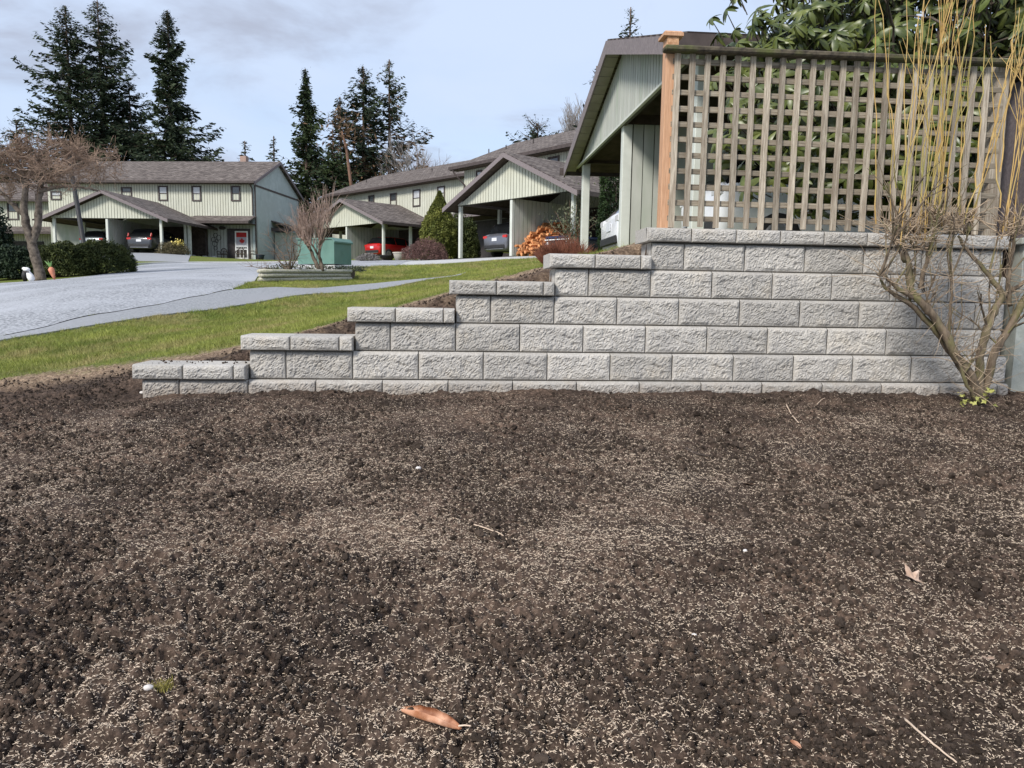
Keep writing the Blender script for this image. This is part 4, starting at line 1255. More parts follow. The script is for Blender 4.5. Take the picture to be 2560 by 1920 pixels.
def shingle_material():
    m, nt, bs = nodes_of('roof_shingles')
    N, L = nt.nodes, nt.links
    tc = N.new('ShaderNodeTexCoord')
    br = N.new('ShaderNodeTexBrick'); br.inputs['Scale'].default_value = 1.0
    br.inputs['Color1'].default_value = (.098, .084, .078, 1); br.inputs['Color2'].default_value = (.195, .172, .160, 1); br.inputs['Mortar'].default_value = (.05, .04, .04, 1)
    br.inputs['Mortar Size'].default_value = .012; br.inputs['Brick Width'].default_value = .32; br.inputs['Row Height'].default_value = .16; br.inputs['Bias'].default_value = 0
    mp = N.new('ShaderNodeMapping'); L.new(tc.outputs['UV'], mp.inputs['Vector']); L.new(mp.outputs[0], br.inputs['Vector'])
    no = N.new('ShaderNodeTexNoise'); no.inputs['Scale'].default_value = 3; no.inputs['Detail'].default_value = 5
    L.new(tc.outputs['Object'], no.inputs['Vector'])
    c = rampcol(nt, no.outputs['Fac'], [(.3, (.72, .70, .70)), (.7, (1.3, 1.27, 1.22))])
    mx = N.new('ShaderNodeMix'); mx.data_type = 'RGBA'; mx.blend_type = 'MULTIPLY'; mx.inputs['Factor'].default_value = 1
    L.new(br.outputs['Color'], mx.inputs['A']); L.new(c, mx.inputs['B']); L.new(mx.outputs['Result'], bs.inputs['Base Color'])
    bs.inputs['Roughness'].default_value = .95; bs.inputs['Specular IOR Level'].default_value = .15
    bp = N.new('ShaderNodeBump'); bp.inputs['Strength'].default_value = .6; bp.inputs['Distance'].default_value = .02
    L.new(br.outputs['Fac'], bp.inputs['Height']); bp.invert = True; L.new(bp.outputs['Normal'], bs.inputs['Normal'])
    return m
M_ROOF = shingle_material()
def glass_material(name, col, rough=.08):
    m, nt, bs = nodes_of(name)
    N, L = nt.nodes, nt.links
    tc = N.new('ShaderNodeTexCoord'); no = N.new('ShaderNodeTexNoise'); no.inputs['Scale'].default_value = 1.5
    L.new(tc.outputs['Object'], no.inputs['Vector'])
    c = rampcol(nt, no.outputs['Fac'], [(.4, tuple(q * .7 for q in col)), (.6, col)])
    L.new(c, bs.inputs['Base Color']); bs.inputs['Roughness'].default_value = rough; bs.inputs['Specular IOR Level'].default_value = 1.0
    return m
M_GLASS = glass_material('window_glass', (.05, .055, .06))
M_BLIND = glass_material('window_with_blind', (.55, .56, .58), .25)
def roof_slab(name, quad, thick, parent, mat=None):
    """quad: 4 points, eave first (eave0, eave1, ridge1, ridge0); slab below the surface with UVs in metres"""
    q = [Vector(p) for p in quad]
    n = (q[1] - q[0]).cross(q[3] - q[0]).normalized()
    if n.z < 0: n = -n
    low = [p - n * thick for p in q]
    me = bpy.data.meshes.new(name)
    fs = [(0, 1, 2, 3), (7, 6, 5, 4), (1, 0, 4, 5), (2, 1, 5, 6), (3, 2, 6, 7), (0, 3, 7, 4)]
    if (q[1] - q[0]).cross(q[3] - q[0]).z < 0: fs = [tuple(reversed(f)) for f in fs]
    me.from_pydata([tuple(p) for p in q + low], [], fs)
    uv = me.uv_layers.new(name='UVMap')
    ux = (q[1] - q[0]).normalized(); vy = n.cross(ux)
    for l in me.loops:
        co = Vector(me.vertices[l.vertex_index].co) - q[0]
        uv.data[l.index].uv = (co.dot(ux), abs(co.dot(vy)))
    me.update()
    return link_mesh(name, me, mat or M_ROOF, parent)
def boards(parent, name, org, du, L, zb, zt, nrm, mat, pitch=.2, gap=.032, thick=.022, single=False, back=M_GROOVE, holes=(), backing=True):
    """vertical boards on a wall; zb/zt functions of u; holes: (u0,u1,z0,z1) openings"""
    org = Vector(org); du = Vector(du).normalized(); nrm = Vector(nrm).normalized()
    n = max(1, round(L / pitch)); p = L / n
    m = MB()
    for i in range(n):
        a, b = i * p + gap / 2, (i + 1) * p - gap / 2
        spans = [(zb(a), zb(b), zt(a), zt(b))]
        c = (a + b) / 2
        for (u0, u1, h0, h1) in holes:
            if b > u0 and a < u1:
                new = []
                for (ba, bb, ta, tb) in spans:
                    if min(ta, tb) <= h0 or max(ba, bb) >= h1: new.append((ba, bb, ta, tb)); continue
                    if h0 - max(ba, bb) > .02: new.append((ba, bb, h0, h0))
                    if min(ta, tb) - h1 > .02: new.append((h1, h1, ta, tb))
                spans = new
        for (ba, bb, ta, tb) in spans:
            if max(ta - ba, tb - bb) < .02: continue
            q = [org + du * a + Vector((0, 0, ba)), org + du * b + Vector((0, 0, bb)), org + du * b + Vector((0, 0, max(tb, bb + .005))), org + du * a + Vector((0, 0, max(ta, ba + .005)))]
            if single:
                MB().poly_prism(q, nrm * thick).build(name, mat, parent)
            else:
                m.poly_prism(q, nrm * thick)
    if not single: tag(m.build(name, mat, parent), kind='stuff')
    if backing:
        us = sorted({0.0, L} | {L * i / 24 for i in range(25)})
        poly = [org + du * u_ + Vector((0, 0, zb(u_))) for u_ in us] + [org + du * u_ + Vector((0, 0, zt(u_))) for u_ in reversed(us)]
        MB().poly_prism(poly, nrm * -.06).build('wall_backing', back, parent)
def window(parent, org, du, nrm, u0, u1, z0, z1, pane=None, mull='h'):
    org = Vector(org); du = Vector(du).normalized(); nrm = Vector(nrm).normalized(); Z = Vector((0, 0, 1))
    fw = .09
    def q(u, z, d=0): return org + du * u + Z * z + nrm * d
    rot = Matrix((du, nrm.cross(du) if False else Z.cross(du), Z)).transposed()
    def bx(mb, ua, ub, za, zb_, d0, d1):
        c = q((ua + ub) / 2, (za + zb_) / 2, (d0 + d1) / 2)
        return mb.box(c, (ub - ua, d1 - d0, zb_ - za), rot)
    f = MB()
    bx(f, u0 - fw, u0, z0 - fw, z1 + fw, .0, .055); bx(f, u1, u1 + fw, z0 - fw, z1 + fw, .0, .055)
    bx(f, u0, u1, z0 - fw, z0, .0, .054); bx(f, u0, u1, z1, z1 + fw, .0, .054)
    w = f.build('window', M_BROWN, parent)
    g = MB(); zm = (z0 + z1) / 2
    p1 = bx(MB(), u0, u1, z0, zm - .02, -.03, -.01).build('pane', pane or M_GLASS, w)
    p2 = bx(MB(), u0, u1, zm + .02, z1, -.02, .0).build('pane', pane or M_GLASS, w)
    bx(MB(), u0, u1, zm - .02, zm + .02, -.02, .03).build('sash_bar', M_BROWN, w)
    return w
def plane_uv(T, px, py, y_local=0.0):
    """photo pixel on the plane local y = y_local of a thing: local x and z"""
    mi = wmat(T).inverted()
    o = mi @ CAM; d = mi.to_3x3() @ ray(px, py)
    t = (y_local - o.y) / d.y
    p = o + d * t
    return p.x, p.z
def const(v): return lambda u: v
X3, Y3, Z3 = Vector((1, 0, 0)), Vector((0, 1, 0)), Vector((0, 0, 1))

def carport(T, x0, x1, xr, yf, yb, zb, ze, zr, over=.6, fo=.5, siding=M_SIDE, pitch=.2, board_name='gable_siding', partition=True, post_w=.16, zpost=0.0, ext_right=0.0, backwall=True):
    """gabled double carport in T's frame, facing local -y; posts at x0, mid, x1; ridge at xr"""
    xm = (x0 + x1) / 2
    sl = lambda x: zr - (zr - ze) * abs(x - xr) / ((xr - x0) if x < xr else (x1 - xr))
    for x in (x0, xm, x1):
        MB().box((x, yf + .10, (zb - .002 + zpost) / 2), (post_w, post_w, zb - zpost - .002), None, .008).build('post', M_POST, T)
    MB().box(((x0 + x1) / 2, yf + .10, zb + .08), (x1 - x0 + .3, .14, .16)).build('beam', M_POST, T)
    for x in (x0, x1):
        MB().box((x, (yf + yb) / 2 + .1, zb + .08), (.12, yb - yf - .2, .158)).build('beam', M_FASCIA, T)
        MB().box((x, (yf + yb) / 2, zb / 2 + zpost / 2), (post_w, post_w, zb - zpost - .004)).build('post', M_POST, T)
    boards(T, board_name, (x0 - .08, yf, 0), X3, x1 - x0 + .16, const(zb - .02), lambda u: sl(min(max(x0 - .08 + u, x0 - 3), x1 + 3)) - .06, -Y3, siding, pitch)
    th = .10
    kl = (zr - ze) / (xr - x0); kr = (zr - ze) / (x1 - xr)
    xl, xr2 = x0 - over, x1 + over + ext_right
    zl, zr2 = zr - kl * (xr - xl), zr - kr * (xr2 - xr)
    roof_slab('roof', [(xl, yf - fo, zl + .2), (xl, yb, zl + .2), (xr, yb, zr + .2), (xr, yf - fo, zr + .2)], th, T)
    roof_slab('roof', [(xr2, yf - fo, zr2 + .2), (xr2, yb, zr2 + .2), (xr, yb, zr + .2), (xr, yf - fo, zr + .2)], th, T)
    roof_slab('soffit', [(xl + .03, yf - fo + .03, zl + .095), (xl + .03, yb, zl + .095), (xr, yb, zr + .095), (xr, yf - fo + .03, zr + .095)], .03, T, M_SOFFIT_SHADE)
    roof_slab('soffit', [(xr2 - .03, yf - fo + .03, zr2 + .095), (xr2 - .03, yb, zr2 + .095), (xr, yb, zr + .095), (xr, yf - fo + .03, zr + .095)], .03, T, M_SOFFIT_SHADE)
    for (xa, za) in ((xl, zl), (xr2, zr2)):
        MB().poly_prism([(xa, yf - fo - .002, za + .17), (xr, yf - fo - .002, zr + .17), (xr, yf - fo - .002, zr - .04), (xa, yf - fo - .002, za - .04)], (0, -.03, 0)).build('fascia', M_FASCIA, T)
        MB().box((xa + (.02 if xa > xr else -.02), (yf - fo + yb) / 2, za + .10), (.05, yb - yf + fo, .16)).build('gutter', M_BROWN, T)
    if partition:
        boards(T, 'partition_siding', (xm + .06, yf + .2, 0), Y3, yb - yf - .3, const(zpost), const(zb), X3, M_SIDED, .25)
        MB().box((xm - .02, (yf + yb) / 2 + .05, zb / 2 + zpost / 2), (.04, yb - yf - .3, zb - zpost)).build('partition', M_SIDED, T)
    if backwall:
        MB().box((xm, yb - .05, zb / 2), (x1 - x0, .08, zb)).build('shaded_back_wall', M_SOFFIT_SHADE, T)  # dark brown puts the deep shade of the bays into the wall colour

# ---- house A: two-storey row at the far left
oA = P(640, 645, 57); oA.z = Hs(oA.x, oA.y) - .02
HA = thing('row_house', 'two-storey cream row house with brown shingle roof and red and white flag in its door', 'house', oA, math.atan(-.08), kind='thing')
zA_e, zA_l, zA_r = 5.65, 3.2, 7.65
boards(HA, 'upper_siding', (-16, 0, 0), X3, 16, const(zA_l - .05), const(zA_e + .02), -Y3, M_SIDE, .2, holes=[])
wA = []
for (a, b, c, d, pn) in [(127, 478, 155, 500, M_BLIND), (303, 468, 331, 492, M_GLASS), (396, 465, 421, 502, M_BLIND), (480, 465, 504, 503, M_BLIND), (578, 465, 602, 503, M_GLASS)]:
    x0, z1 = plane_uv(HA, a + 3, b + 3); x1, z0 = plane_uv(HA, b and c - 3, d - 3)
    window(HA, (0, -.023, 0), X3, -Y3, x0, x1, z0, min(z1, zA_e - .35), pn)
MB().box((-8, .25, 1.6), (16, .3, 3.2)).build('lower_wall', M_SIDED, HA)
boards(HA, 'lower_siding', (-4.2, .09, 0), X3, 4.2, const(.0), const(2.9), -Y3, M_SIDED, .25)
# right gable wall and its trim
dA = 9.0
MB().poly_prism([(0, -.03, 0), (0, dA, 0), (0, dA, zA_e), (0, dA / 2, zA_r), (0, -.03, zA_e)], (-.2, 0, 0)).build('gable_wall', M_SHADEWALL, HA)
MB().box((.015, dA / 2, zA_e - .2), (.03, dA, .14)).build('trim_band', M_BROWN, HA)
MB().box((.012, .05, 2.8), (.06, .16, 5.6)).build('corner_board', M_BROWN, HA)
roof_slab('roof', [(-16.3, -.6, zA_e - .02), (.25, -.6, zA_e - .02), (.25, dA / 2, zA_r + .25), (-16.3, dA / 2, zA_r + .25)], .14, HA)
roof_slab('roof', [(-16.3, dA + .6, zA_e - .02), (.25, dA + .6, zA_e - .02), (.25, dA / 2, zA_r + .25), (-16.3, dA / 2, zA_r + .25)], .14, HA)
MB().box((-8.0, -.63, zA_e - .06), (16.5, .10, .16)).build('gutter', M_BROWN, HA)
MB().box((-8.0, -.3, zA_e - .14), (16.2, .56, .04)).build('soffit', M_SOFFIT_SHADE, HA)
for s in (0, 1):
    ya = -.6 if s == 0 else dA + .6
    MB().poly_prism([(.255, ya, zA_e - .04), (.255, dA / 2, zA_r + .24), (.255, dA / 2, zA_r + .0), (.255, ya, zA_e - .26)], (.03, 0, 0)).build('rake_board', M_FASCIA, HA)
# chimney and vent pipes
x, z = plane_uv(HA, 596, 409, 4.3)
M_BRICK = pm('chimney_brick', (.30, .20, .16), (.42, .30, .25), scale=12, rough=.9)
MB().box((x, 5.4, zA_r + .2), (.5, .5, 1.2), None, .02).build('chimney', M_BRICK, HA)
for (px, py) in [(456, 440), (532, 437), (623, 431)]:
    x, z = plane_uv(HA, px, py, 2.0)
    MB().tube([(x, 2.0, z - .7), (x, 2.0, z + .1)], .035, 8).build('vent_pipe', M_DARKTRIM, HA)
# pent roof over the entry
roof_slab('pent_roof', [(-4.6, -1.5, 2.72), (.1, -1.5, 2.72), (.1, -.02, zA_l + .02), (-4.6, -.02, zA_l + .02)], .10, HA)
MB().box((-2.2, -1.52, 2.62), (4.7, .08, .16)).build('gutter', M_BROWN, HA)
MB().box((-2.2, -.75, 2.585), (4.6, 1.4, .04)).build('soffit', M_SOFFIT_SHADE, HA)
m = MB().tube([(-.12, -.66, zA_e - .1), (-.12, -.12, zA_e - .5), (-.12, -.1, zA_l + .05)], .05, 8); m.build('downpipe', M_BROWN, HA)
x, z = plane_uv(HA, 515, 600, -.05)
MB().tube([(x - 1.0, -1.5, 2.55), (x - .1, -.15, 2.1), (x, -.08, 1.9), (x, -.08, .1)], .06, 8).build('downpipe', M_BROWN, HA)
# entry door with flag, dark surround
M_WHITE = pm('white_paint', (.74, .74, .73), (.82, .82, .81), scale=5, rough=.5)
M_RED = pm('flag_red', (.36, .015, .015), (.48, .03, .025), scale=3, rough=.7)
M_FLAGW = pm('flag_white', (.34, .32, .36), (.44, .42, .46), scale=8, rough=.7)
M_DOOR_SHADE = pm('dark_door_and_shade', (.035, .030, .030), (.065, .055, .055), scale=4, rough=.6)  # doors, and the panels that stand for shade under the pent roofs
xa, zt_ = plane_uv(HA, 587, 571); xb, zb_ = plane_uv(HA, 621, 647)
zt_ = 2.12; zb_ = .06
MB().box(((plane_uv(HA, 568, 600)[0] + plane_uv(HA, 625, 600)[0]) / 2, .055, 1.15), (plane_uv(HA, 625, 600)[0] - plane_uv(HA, 568, 600)[0], .06, 2.3)).build('door_surround', M_DOOR_SHADE, HA)
dw = xb - xa
door = MB(); fwd = .09; yd = .0
door.box((xa + fwd / 2, yd, (zt_ + zb_) / 2), (fwd, .05, zt_ - zb_)); door.box((xb - fwd / 2, yd, (zt_ + zb_) / 2), (fwd, .05, zt_ - zb_))
for zz, hh in ((zt_ - .05, .1), (zb_ + .06, .12), (1.02, .12), (.80, .07)):
    door.box(((xa + xb) / 2, yd + .001, zz), (dw - 2 * fwd, .048, hh))
for k in range(1, 6): door.box((xa + fwd + (dw - 2 * fwd) * k / 6, yd + .002, .91), (.025, .04, .12))
for k in range(1, 3): door.box((xa + fwd + (dw - 2 * fwd) * k / 3, yd + .002, .45), (.05, .04, .62))
dd = door.build('screen_door', M_WHITE, HA)
MB().box(((xa + xb) / 2, yd + .012, 1.86), (dw - 2 * fwd, .01, .36)).build('flag_band', M_RED, dd)
MB().box(((xa + xb) / 2, yd + .012, 1.38), (dw - 2 * fwd, .01, .60)).build('flag_field', M_FLAGW, dd)
half = [(0, 1.0), (.14, .72), (.28, .80), (.22, .40), (.44, .58), (.52, .42), (.80, .46), (.66, .20), (.78, .10), (.40, -.22), (.46, -.38), (.06, -.32), (.06, -.72)]
lf = half + [(-a, b) for a, b in reversed(half[1:])]
cxl, czl = (xa + xb) / 2 + .03, 1.36
MB().poly_prism([(cxl + a * .27, yd + .004, czl + b * .27) for a, b in lf], (0, -.006, 0)).build('maple_leaf_emblem', M_RED, dd)
# wall lamp, ring decoration, dark banner with white spots
x, z = plane_uv(HA, 556, 570); MB().ellipsoid((x, -.02, z), (.28, .10, .13)).build('wall_lamp', M_DARKTRIM, HA)
for (px, py, rw, rh) in [(538, 588, 5, 5), (546, 594, 6, 6), (533, 599, 5, 6), (536, 609, 6, 7), (538, 620, 4, 5), (541, 603, 4, 4)]:
    x, z = plane_uv(HA, px, py); n = 18; s = 57 / 1900
    MB().tube([(x + math.cos(2 * math.pi * k / n) * rw * s, .04, z + math.sin(2 * math.pi * k / n) * rh * s) for k in range(n + 1)], .018, 5).build('wire_ring', M_DARKTRIM, HA)
x0_, z1_ = plane_uv(HA, 481, 560); x1_, z0_ = plane_uv(HA, 496, 632)
ban = MB().box(((x0_ + x1_) / 2, .03, 1.35), (x1_ - x0_, .06, 2.5)).build('dark_screen', M_DOOR_SHADE, HA)
for k in range(6):
    MB().ellipsoid(((x0_ + x1_) / 2 + .06, -.02, 2.35 - k * .31), (.07, .03, .09), 8, 5).build('white_spot', M_WHITE, ban)
# lean-to on the right side
roof_slab('lean_to_roof', [(2.4, 3.0, 2.35), (2.4, 6.8, 2.35), (.02, 6.8, 3.2), (.02, 3.0, 3.2)], .1, HA)
MB().box((1.1, 5.0, 1.15), (2.0, 3.2, 2.3)).build('lean_to', M_SIDED, HA)
MB().box((1.2, 2.98, 2.5), (2.5, .05, .25)).build('fascia', M_BROWN, HA)
# its carport
carport(HA, -11.08, -3.66, -7.37, -6.5, .0, 2.38, 2.42, 3.95, over=.75, fo=.45)
MB().box((-3.4, -3.2, 1.2), (.18, .18, 2.4)).build('post', M_POST, HA)
# dark door and pale panel at the back of the left bay
MB().box((-10.0, -.12, 1.05), (1.6, .05, 2.1)).build('door', M_DOOR_SHADE, HA)
MB().box((-8.6, -.12, 1.5), (.9, .05, 1.2)).build('notice_board', M_SIDE, HA)
roof_slab('lower_pent_roof', [(-16.2, -1.6, 2.72), (-11.9, -1.6, 2.72), (-11.9, -.02, 3.2), (-16.2, -.02, 3.2)], .10, HA)

# ---- stepped unit further left
oA2 = oA + Matrix.Rotation(math.atan(-.08), 3, 'Z') @ Vector((-16.4, 2.2, -.6))
HA2 = thing('row_house', 'lower row house unit half hidden by the bare tangled tree', 'house', oA2, math.atan(-.08), kind='thing')
boards(HA2, 'siding', (-14, 0, 0), X3, 14, const(0), const(5.3), -Y3, M_SIDE, .2)
MB().box((-7, 4, 2.6), (14, 7.8, 5.2)).build('wall', M_SIDED, HA2)
roof_slab('roof', [(-14.3, -.6, 5.1), (.2, -.6, 5.1), (.2, 4.5, 7.1), (-14.3, 4.5, 7.1)], .14, HA2)
roof_slab('roof', [(-14.3, 9.6, 5.1), (.2, 9.6, 5.1), (.2, 4.5, 7.1), (-14.3, 4.5, 7.1)], .14, HA2)
MB().box((-7, -.63, 5.05), (14.5, .1, .16)).build('gutter', M_BROWN, HA2)
roof_slab('pent_roof', [(-14.2, -1.6, 2.6), (.1, -1.6, 2.6), (.1, -.02, 3.1), (-14.2, -.02, 3.1)], .10, HA2)
MB().box((-7, -1.62, 2.5), (14.2, .08, .16)).build('gutter', M_BROWN, HA2)
MB().box((-3.0, -.06, 1.3), (2.6, .05, 1.3)).build('dark_opening', M_DOOR_SHADE, HA2)
for xw in (-4.5, -8.5): window(HA2, (0, -.023, 0), X3, -Y3, xw, xw + .75, 3.7, 4.8, M_GLASS)

# ---- house B: long house in the middle
RZ = math.atan2(-.714, .70)
oB = Vector((-4.6, 53.4, 3.4))
HB = thing('row_house', 'long cream row house with brown roof behind the red car carport', 'house', oB, RZ, kind='thing')
boards(HB, 'siding', (-15, 0, 0), X3, 19, const(0), const(5.62), -Y3, M_SIDE, .2)
for (a, b, c, d, pn) in [(923, 492, 936, 520, M_GLASS), (977, 487, 992, 518, M_GLASS), (1034, 478, 1051, 516, M_BLIND), (1096, 470, 1112, 500, M_BLIND)]:
    x0, z1 = plane_uv(HB, a + 1, b); x1, z0 = plane_uv(HB, c - 1, d)
    window(HB, (0, -.023, 0), X3, -Y3, x0, x1, z0 + .1, min(z1, 5.2), pn)
MB().box((-5.5, 4.6, 2.7), (18.9, 9, 5.4)).build('wall', M_SIDED, HB)
zr = 7.75
roof_slab('roof', [(-15.5, -.6, 5.62), (4.2, -.6, 5.62), (4.2, 4.5, zr), (-15.5, 4.5, zr)], .14, HB)
roof_slab('roof', [(-15.5, 9.6, 5.62), (4.2, 9.6, 5.62), (4.2, 4.5, zr), (-15.5, 4.5, zr)], .14, HB)
MB().box((-5.6, -.63, 5.54), (19.8, .1, .17)).build('gutter', M_BROWN, HB)
MB().box((-5.6, -.32, 5.44), (19.5, .56, .04)).build('soffit', M_SOFFIT_SHADE, HB)
for (px, py) in [(916, 462), (955, 455), (1080, 440)]:
    x, z = plane_uv(HB, px, py, 2.2); MB().tube([(x, 2.2, 6.3), (x, 2.2, 7.05)], .035, 8).build('vent_pipe', M_DARKTRIM, HB)
roof_slab('pent_roof', [(-4.5, -1.8, 2.6), (4.2, -1.8, 2.6), (4.2, -.02, 3.15), (-4.5, -.02, 3.15)], .10, HB)
MB().box((-.15, -1.82, 2.5), (8.7, .08, .18)).build('gutter', M_BROWN, HB)
MB().box((-.15, -.9, 2.47), (8.6, 1.7, .04)).build('soffit', M_SOFFIT_SHADE, HB)
MB().box((-.15, -.06, 1.2), (8.6, .06, 2.4)).build('entry_shade_panel', M_DOOR_SHADE, HB)  # dark panel standing in for the deep shade below the pent roof
def to_local(T, p): return wmat(T).inverted() @ Vector(p)
b1 = to_local(HB, (-8.72, 51.0, 3.4)); b0 = to_local(HB, (-14.9, 57.3, 3.4))
yfB = (b1.y + b0.y) / 2
carport(HB, b0.x, b1.x, (b0.x + b1.x) / 2, yfB, -.02, 2.35, 2.4, 4.0, over=.7, fo=.45, pitch=.22)

# ---- house C and its carport
eC0 = Vector((-3.8, 46, 0)); eC1 = Vector((2.85, 38.2, 0))
RZC = math.atan2((eC1 - eC0).y, (eC1 - eC0).x)
oC = Vector((-3.8, 46, 2.9)) + Matrix.Rotation(RZC, 3, 'Z') @ Vector((.6, .55, 0))
HC = thing('row_house', 'two-storey cream row house with brown roof behind the firewood carport', 'house', oC, RZC, kind='thing')
boards(HC, 'siding', (0, 0, 0), X3, 18, const(0), const(5.62), -Y3, M_SIDE, .2)
for (a, b, c, d, pn) in [(1192, 430, 1206, 455, M_BLIND), (1372, 397, 1398, 430, M_GLASS)]:
    x0, z1 = plane_uv(HC, a + 2, b); x1, z0 = plane_uv(HC, c - 2, d)
    window(HC, (0, -.023, 0), X3, -Y3, x0, x1, z0, min(z1, 5.2), pn)
MB().box((9, 4.6, 2.7), (17.9, 9, 5.4)).build('wall', M_SIDED, HC)
MB().poly_prism([(-.02, 0, 0), (-.02, 9, 0), (-.02, 9, 5.6), (-.02, 4.5, 7.6), (-.02, 0, 5.6)], (.1, 0, 0)).build('gable_wall', M_SIDED, HC)
roof_slab('roof', [(-.65, -.6, 5.62), (18.2, -.6, 5.62), (18.2, 4.5, zr), (-.65, 4.5, zr)], .14, HC)
roof_slab('roof', [(-.65, 9.6, 5.62), (18.2, 9.6, 5.62), (18.2, 4.5, zr), (-.65, 4.5, zr)], .14, HC)
MB().box((8.8, -.63, 5.54), (19.0, .1, .17)).build('gutter', M_BROWN, HC)
MB().box((8.8, -.32, 5.44), (18.8, .56, .04)).build('soffit', M_SOFFIT_SHADE, HC)
MB().tube([(-.3, -.63, 5.46), (-.28, -.55, 5.25), (.12, -.09, 4.6), (.12, -.07, 2.6)], .05, 8).build('downpipe', M_BROWN, HC)
for (px, py) in [(1222, 385), (1265, 378), (1333, 365)]:
    x, z = plane_uv(HC, px, py, 2.4); MB().tube([(x, 2.4, 6.4), (x, 2.4, 7.1)], .035, 8).build('vent_pipe', M_DARKTRIM, HC)
roof_slab('pent_roof', [(.1, -1.9, 2.6), (6.6, -1.9, 2.6), (6.6, -.02, 3.15), (.1, -.02, 3.15)], .10, HC)
MB().box((3.3, -1.92, 2.5), (6.6, .08, .18)).build('gutter', M_FASCIA, HC)
MB().box((3.3, -.95, 2.47), (6.5, 1.8, .04)).build('soffit', M_SOFFIT_SHADE, HC)
MB().box((3.2, -.06, 1.2), (6.3, .06, 2.4)).build('entry_shade_panel', M_DOOR_SHADE, HC)  # dark panel in place of the porch shade seen through the carport bay
c0 = to_local(HC, (-3.0, 37.4, 2.85)); c1 = to_local(HC, (2.64, 32.0, 2.85))
yfC = (c0.y + c1.y) / 2
carport(HC, c0.x, c1.x, (c0.x + c1.x) / 2, yfC, -.02, 2.48, 2.52, 4.25, over=.75, fo=.45, zpost=-.06)

# ---- carport D, close behind the wall
RZD = math.atan(.085)
gD = Hs(2.0, 13.4)
HD = thing('carport', 'grey green board carport with mauve fascia standing close behind the block wall', 'carport', (1.80, 13.4, gD), RZD, kind='thing')
bD = CAM.z + 2.93 - gD                    # underside of the gable boards
zrD = CAM.z + 4.10 - gD; hb = 3.9
def slD(y): return zrD - (zrD - bD) * abs(y) / hb
for y in (3.9, 0, -3.9):
    MB().box((.10, y, bD / 2), (.16, .17, bD - .004), None, .008).build('post', M_POST, HD)
    MB().box((.05 + 3.0, y, bD + .09), (6.0, .12, .16)).build('beam', M_SOFFIT_SHADE, HD)
    if y != 0: MB().box((3.2, y, bD / 2), (.15, .15, bD - .004), None, .008).build('post', M_POST, HD)
boards(HD, 'gable_board', (0, -4.35, 0), Y3, 8.7, const(bD - .03), lambda u: max(slD(u - 4.35) + .03, bD), -X3, M_SIDED, .155, .030, .008, single=True)
MB().box((-.026, 0, bD - .015), (.05, 8.7, .035)).build('trim', M_POST, HD)
boards(HD, 'partition_board', (.19, -.05, 0), X3, 6.0, const(-.1), const(bD), -Y3, M_SIDED, .185, .016, .02, single=True)
boards(HD, 'end_board', (5.9, -4.2, 0), Y3, 8.4, const(-.1), const(bD + .3), -X3, M_SIDED, .3, .012, .02, single=False)
ov = .28
for s in (1, -1):
    ye = s * 4.5; ze = slD(4.5)
    roof_slab('roof', [(-ov, ye, ze + .22), (8, ye, ze + .22), (8, 0, zrD + .22), (-ov, 0, zrD + .22)], .09, HD)
    k = 16
    for i in range(k):                   # soffit planks under the overhang
        y0, y1 = ye * (i + .03) / k, ye * (i + .97) / k
        MB().poly_prism([(-ov + .03, y0, slD(y0) + .12), (-ov + .03, y1, slD(y1) + .12), (-.03, y1, slD(y1) + .12), (-.03, y0, slD(y0) + .12)], (0, 0, -.02)).build('soffit_plank', M_SOFFITG, HD)
    roof_slab('ceiling', [(.02, ye * .98, ze + .115), (8, ye * .98, ze + .115), (8, 0, zrD + .115), (.02, 0, zrD + .115)], .03, HD, M_SOFFIT_SHADE)
    MB().poly_prism([(-ov - .002, ye, ze + .19), (-ov - .002, 0, zrD + .19), (-ov - .002, 0, zrD - .03), (-ov - .002, ye, ze - .03)], (-.03, 0, 0)).build('fascia', M_FASCIA, HD)
    MB().box((3.8, ye + s * .03, ze + .10), (8.4, .06, .16)).build('gutter', M_BROWN, HD)
# ------------------------------------------------------------------ cars
def paint(name, c, metal=.4):
    return pm(name, c, tuple(min(1, q * 1.12) for q in c), scale=2, rough=.28, spec=.5, metal=metal, coat=.6)
M_CGLASS = glass_material('car_glass', (.012, .014, .016), .05)
M_TYRE = pm('tyre', (.015, .015, .015), (.03, .03, .03), scale=30, rough=.9)
M_RIM = pm('alloy_rim', (.35, .35, .36), (.5, .5, .51), scale=10, rough=.35, metal=.8)
M_LAMP = pm('tail_lamp_red', (.45, .015, .012), (.6, .03, .025), scale=20, rough=.2, spec=.6)
M_LAMPW = pm('clear_lamp', (.6, .6, .62), (.75, .75, .77), scale=20, rough=.15, spec=.7)
M_PLATE = pm('number_plate', (.62, .64, .68), (.75, .76, .80), scale=50, rough=.4)
M_BLACKP = pm('black_plastic', (.018, .018, .02), (.035, .035, .037), scale=20, rough=.6)
SUV = [(0.00, .48, .90, .93, .74, .80, .74), (.05, .34, 1.00, 1.04, .84, .88, .78), (.14, .30, 1.06, 1.10, .88, .91, .78), (.52, .28, 1.07, 1.60, .90, .925, .64), (.80, .28, 1.06, 1.665, .90, .925, .66), (1.55, .28, 1.05, 1.69, .90, .925, .67),
       (1.62, .28, 1.05, 1.69, .90, .925, .67), (2.60, .28, 1.03, 1.65, .90, .925, .66), (2.68, .28, 1.03, 1.64, .90, .925, .66), (3.50, .28, 1.01, 1.06, .89, .91, .80), (4.25, .30, .92, .96, .87, .88, .74), (4.52, .34, .80, .84, .82, .82, .68), (4.60, .44, .66, .70, .70, .72, .60)]
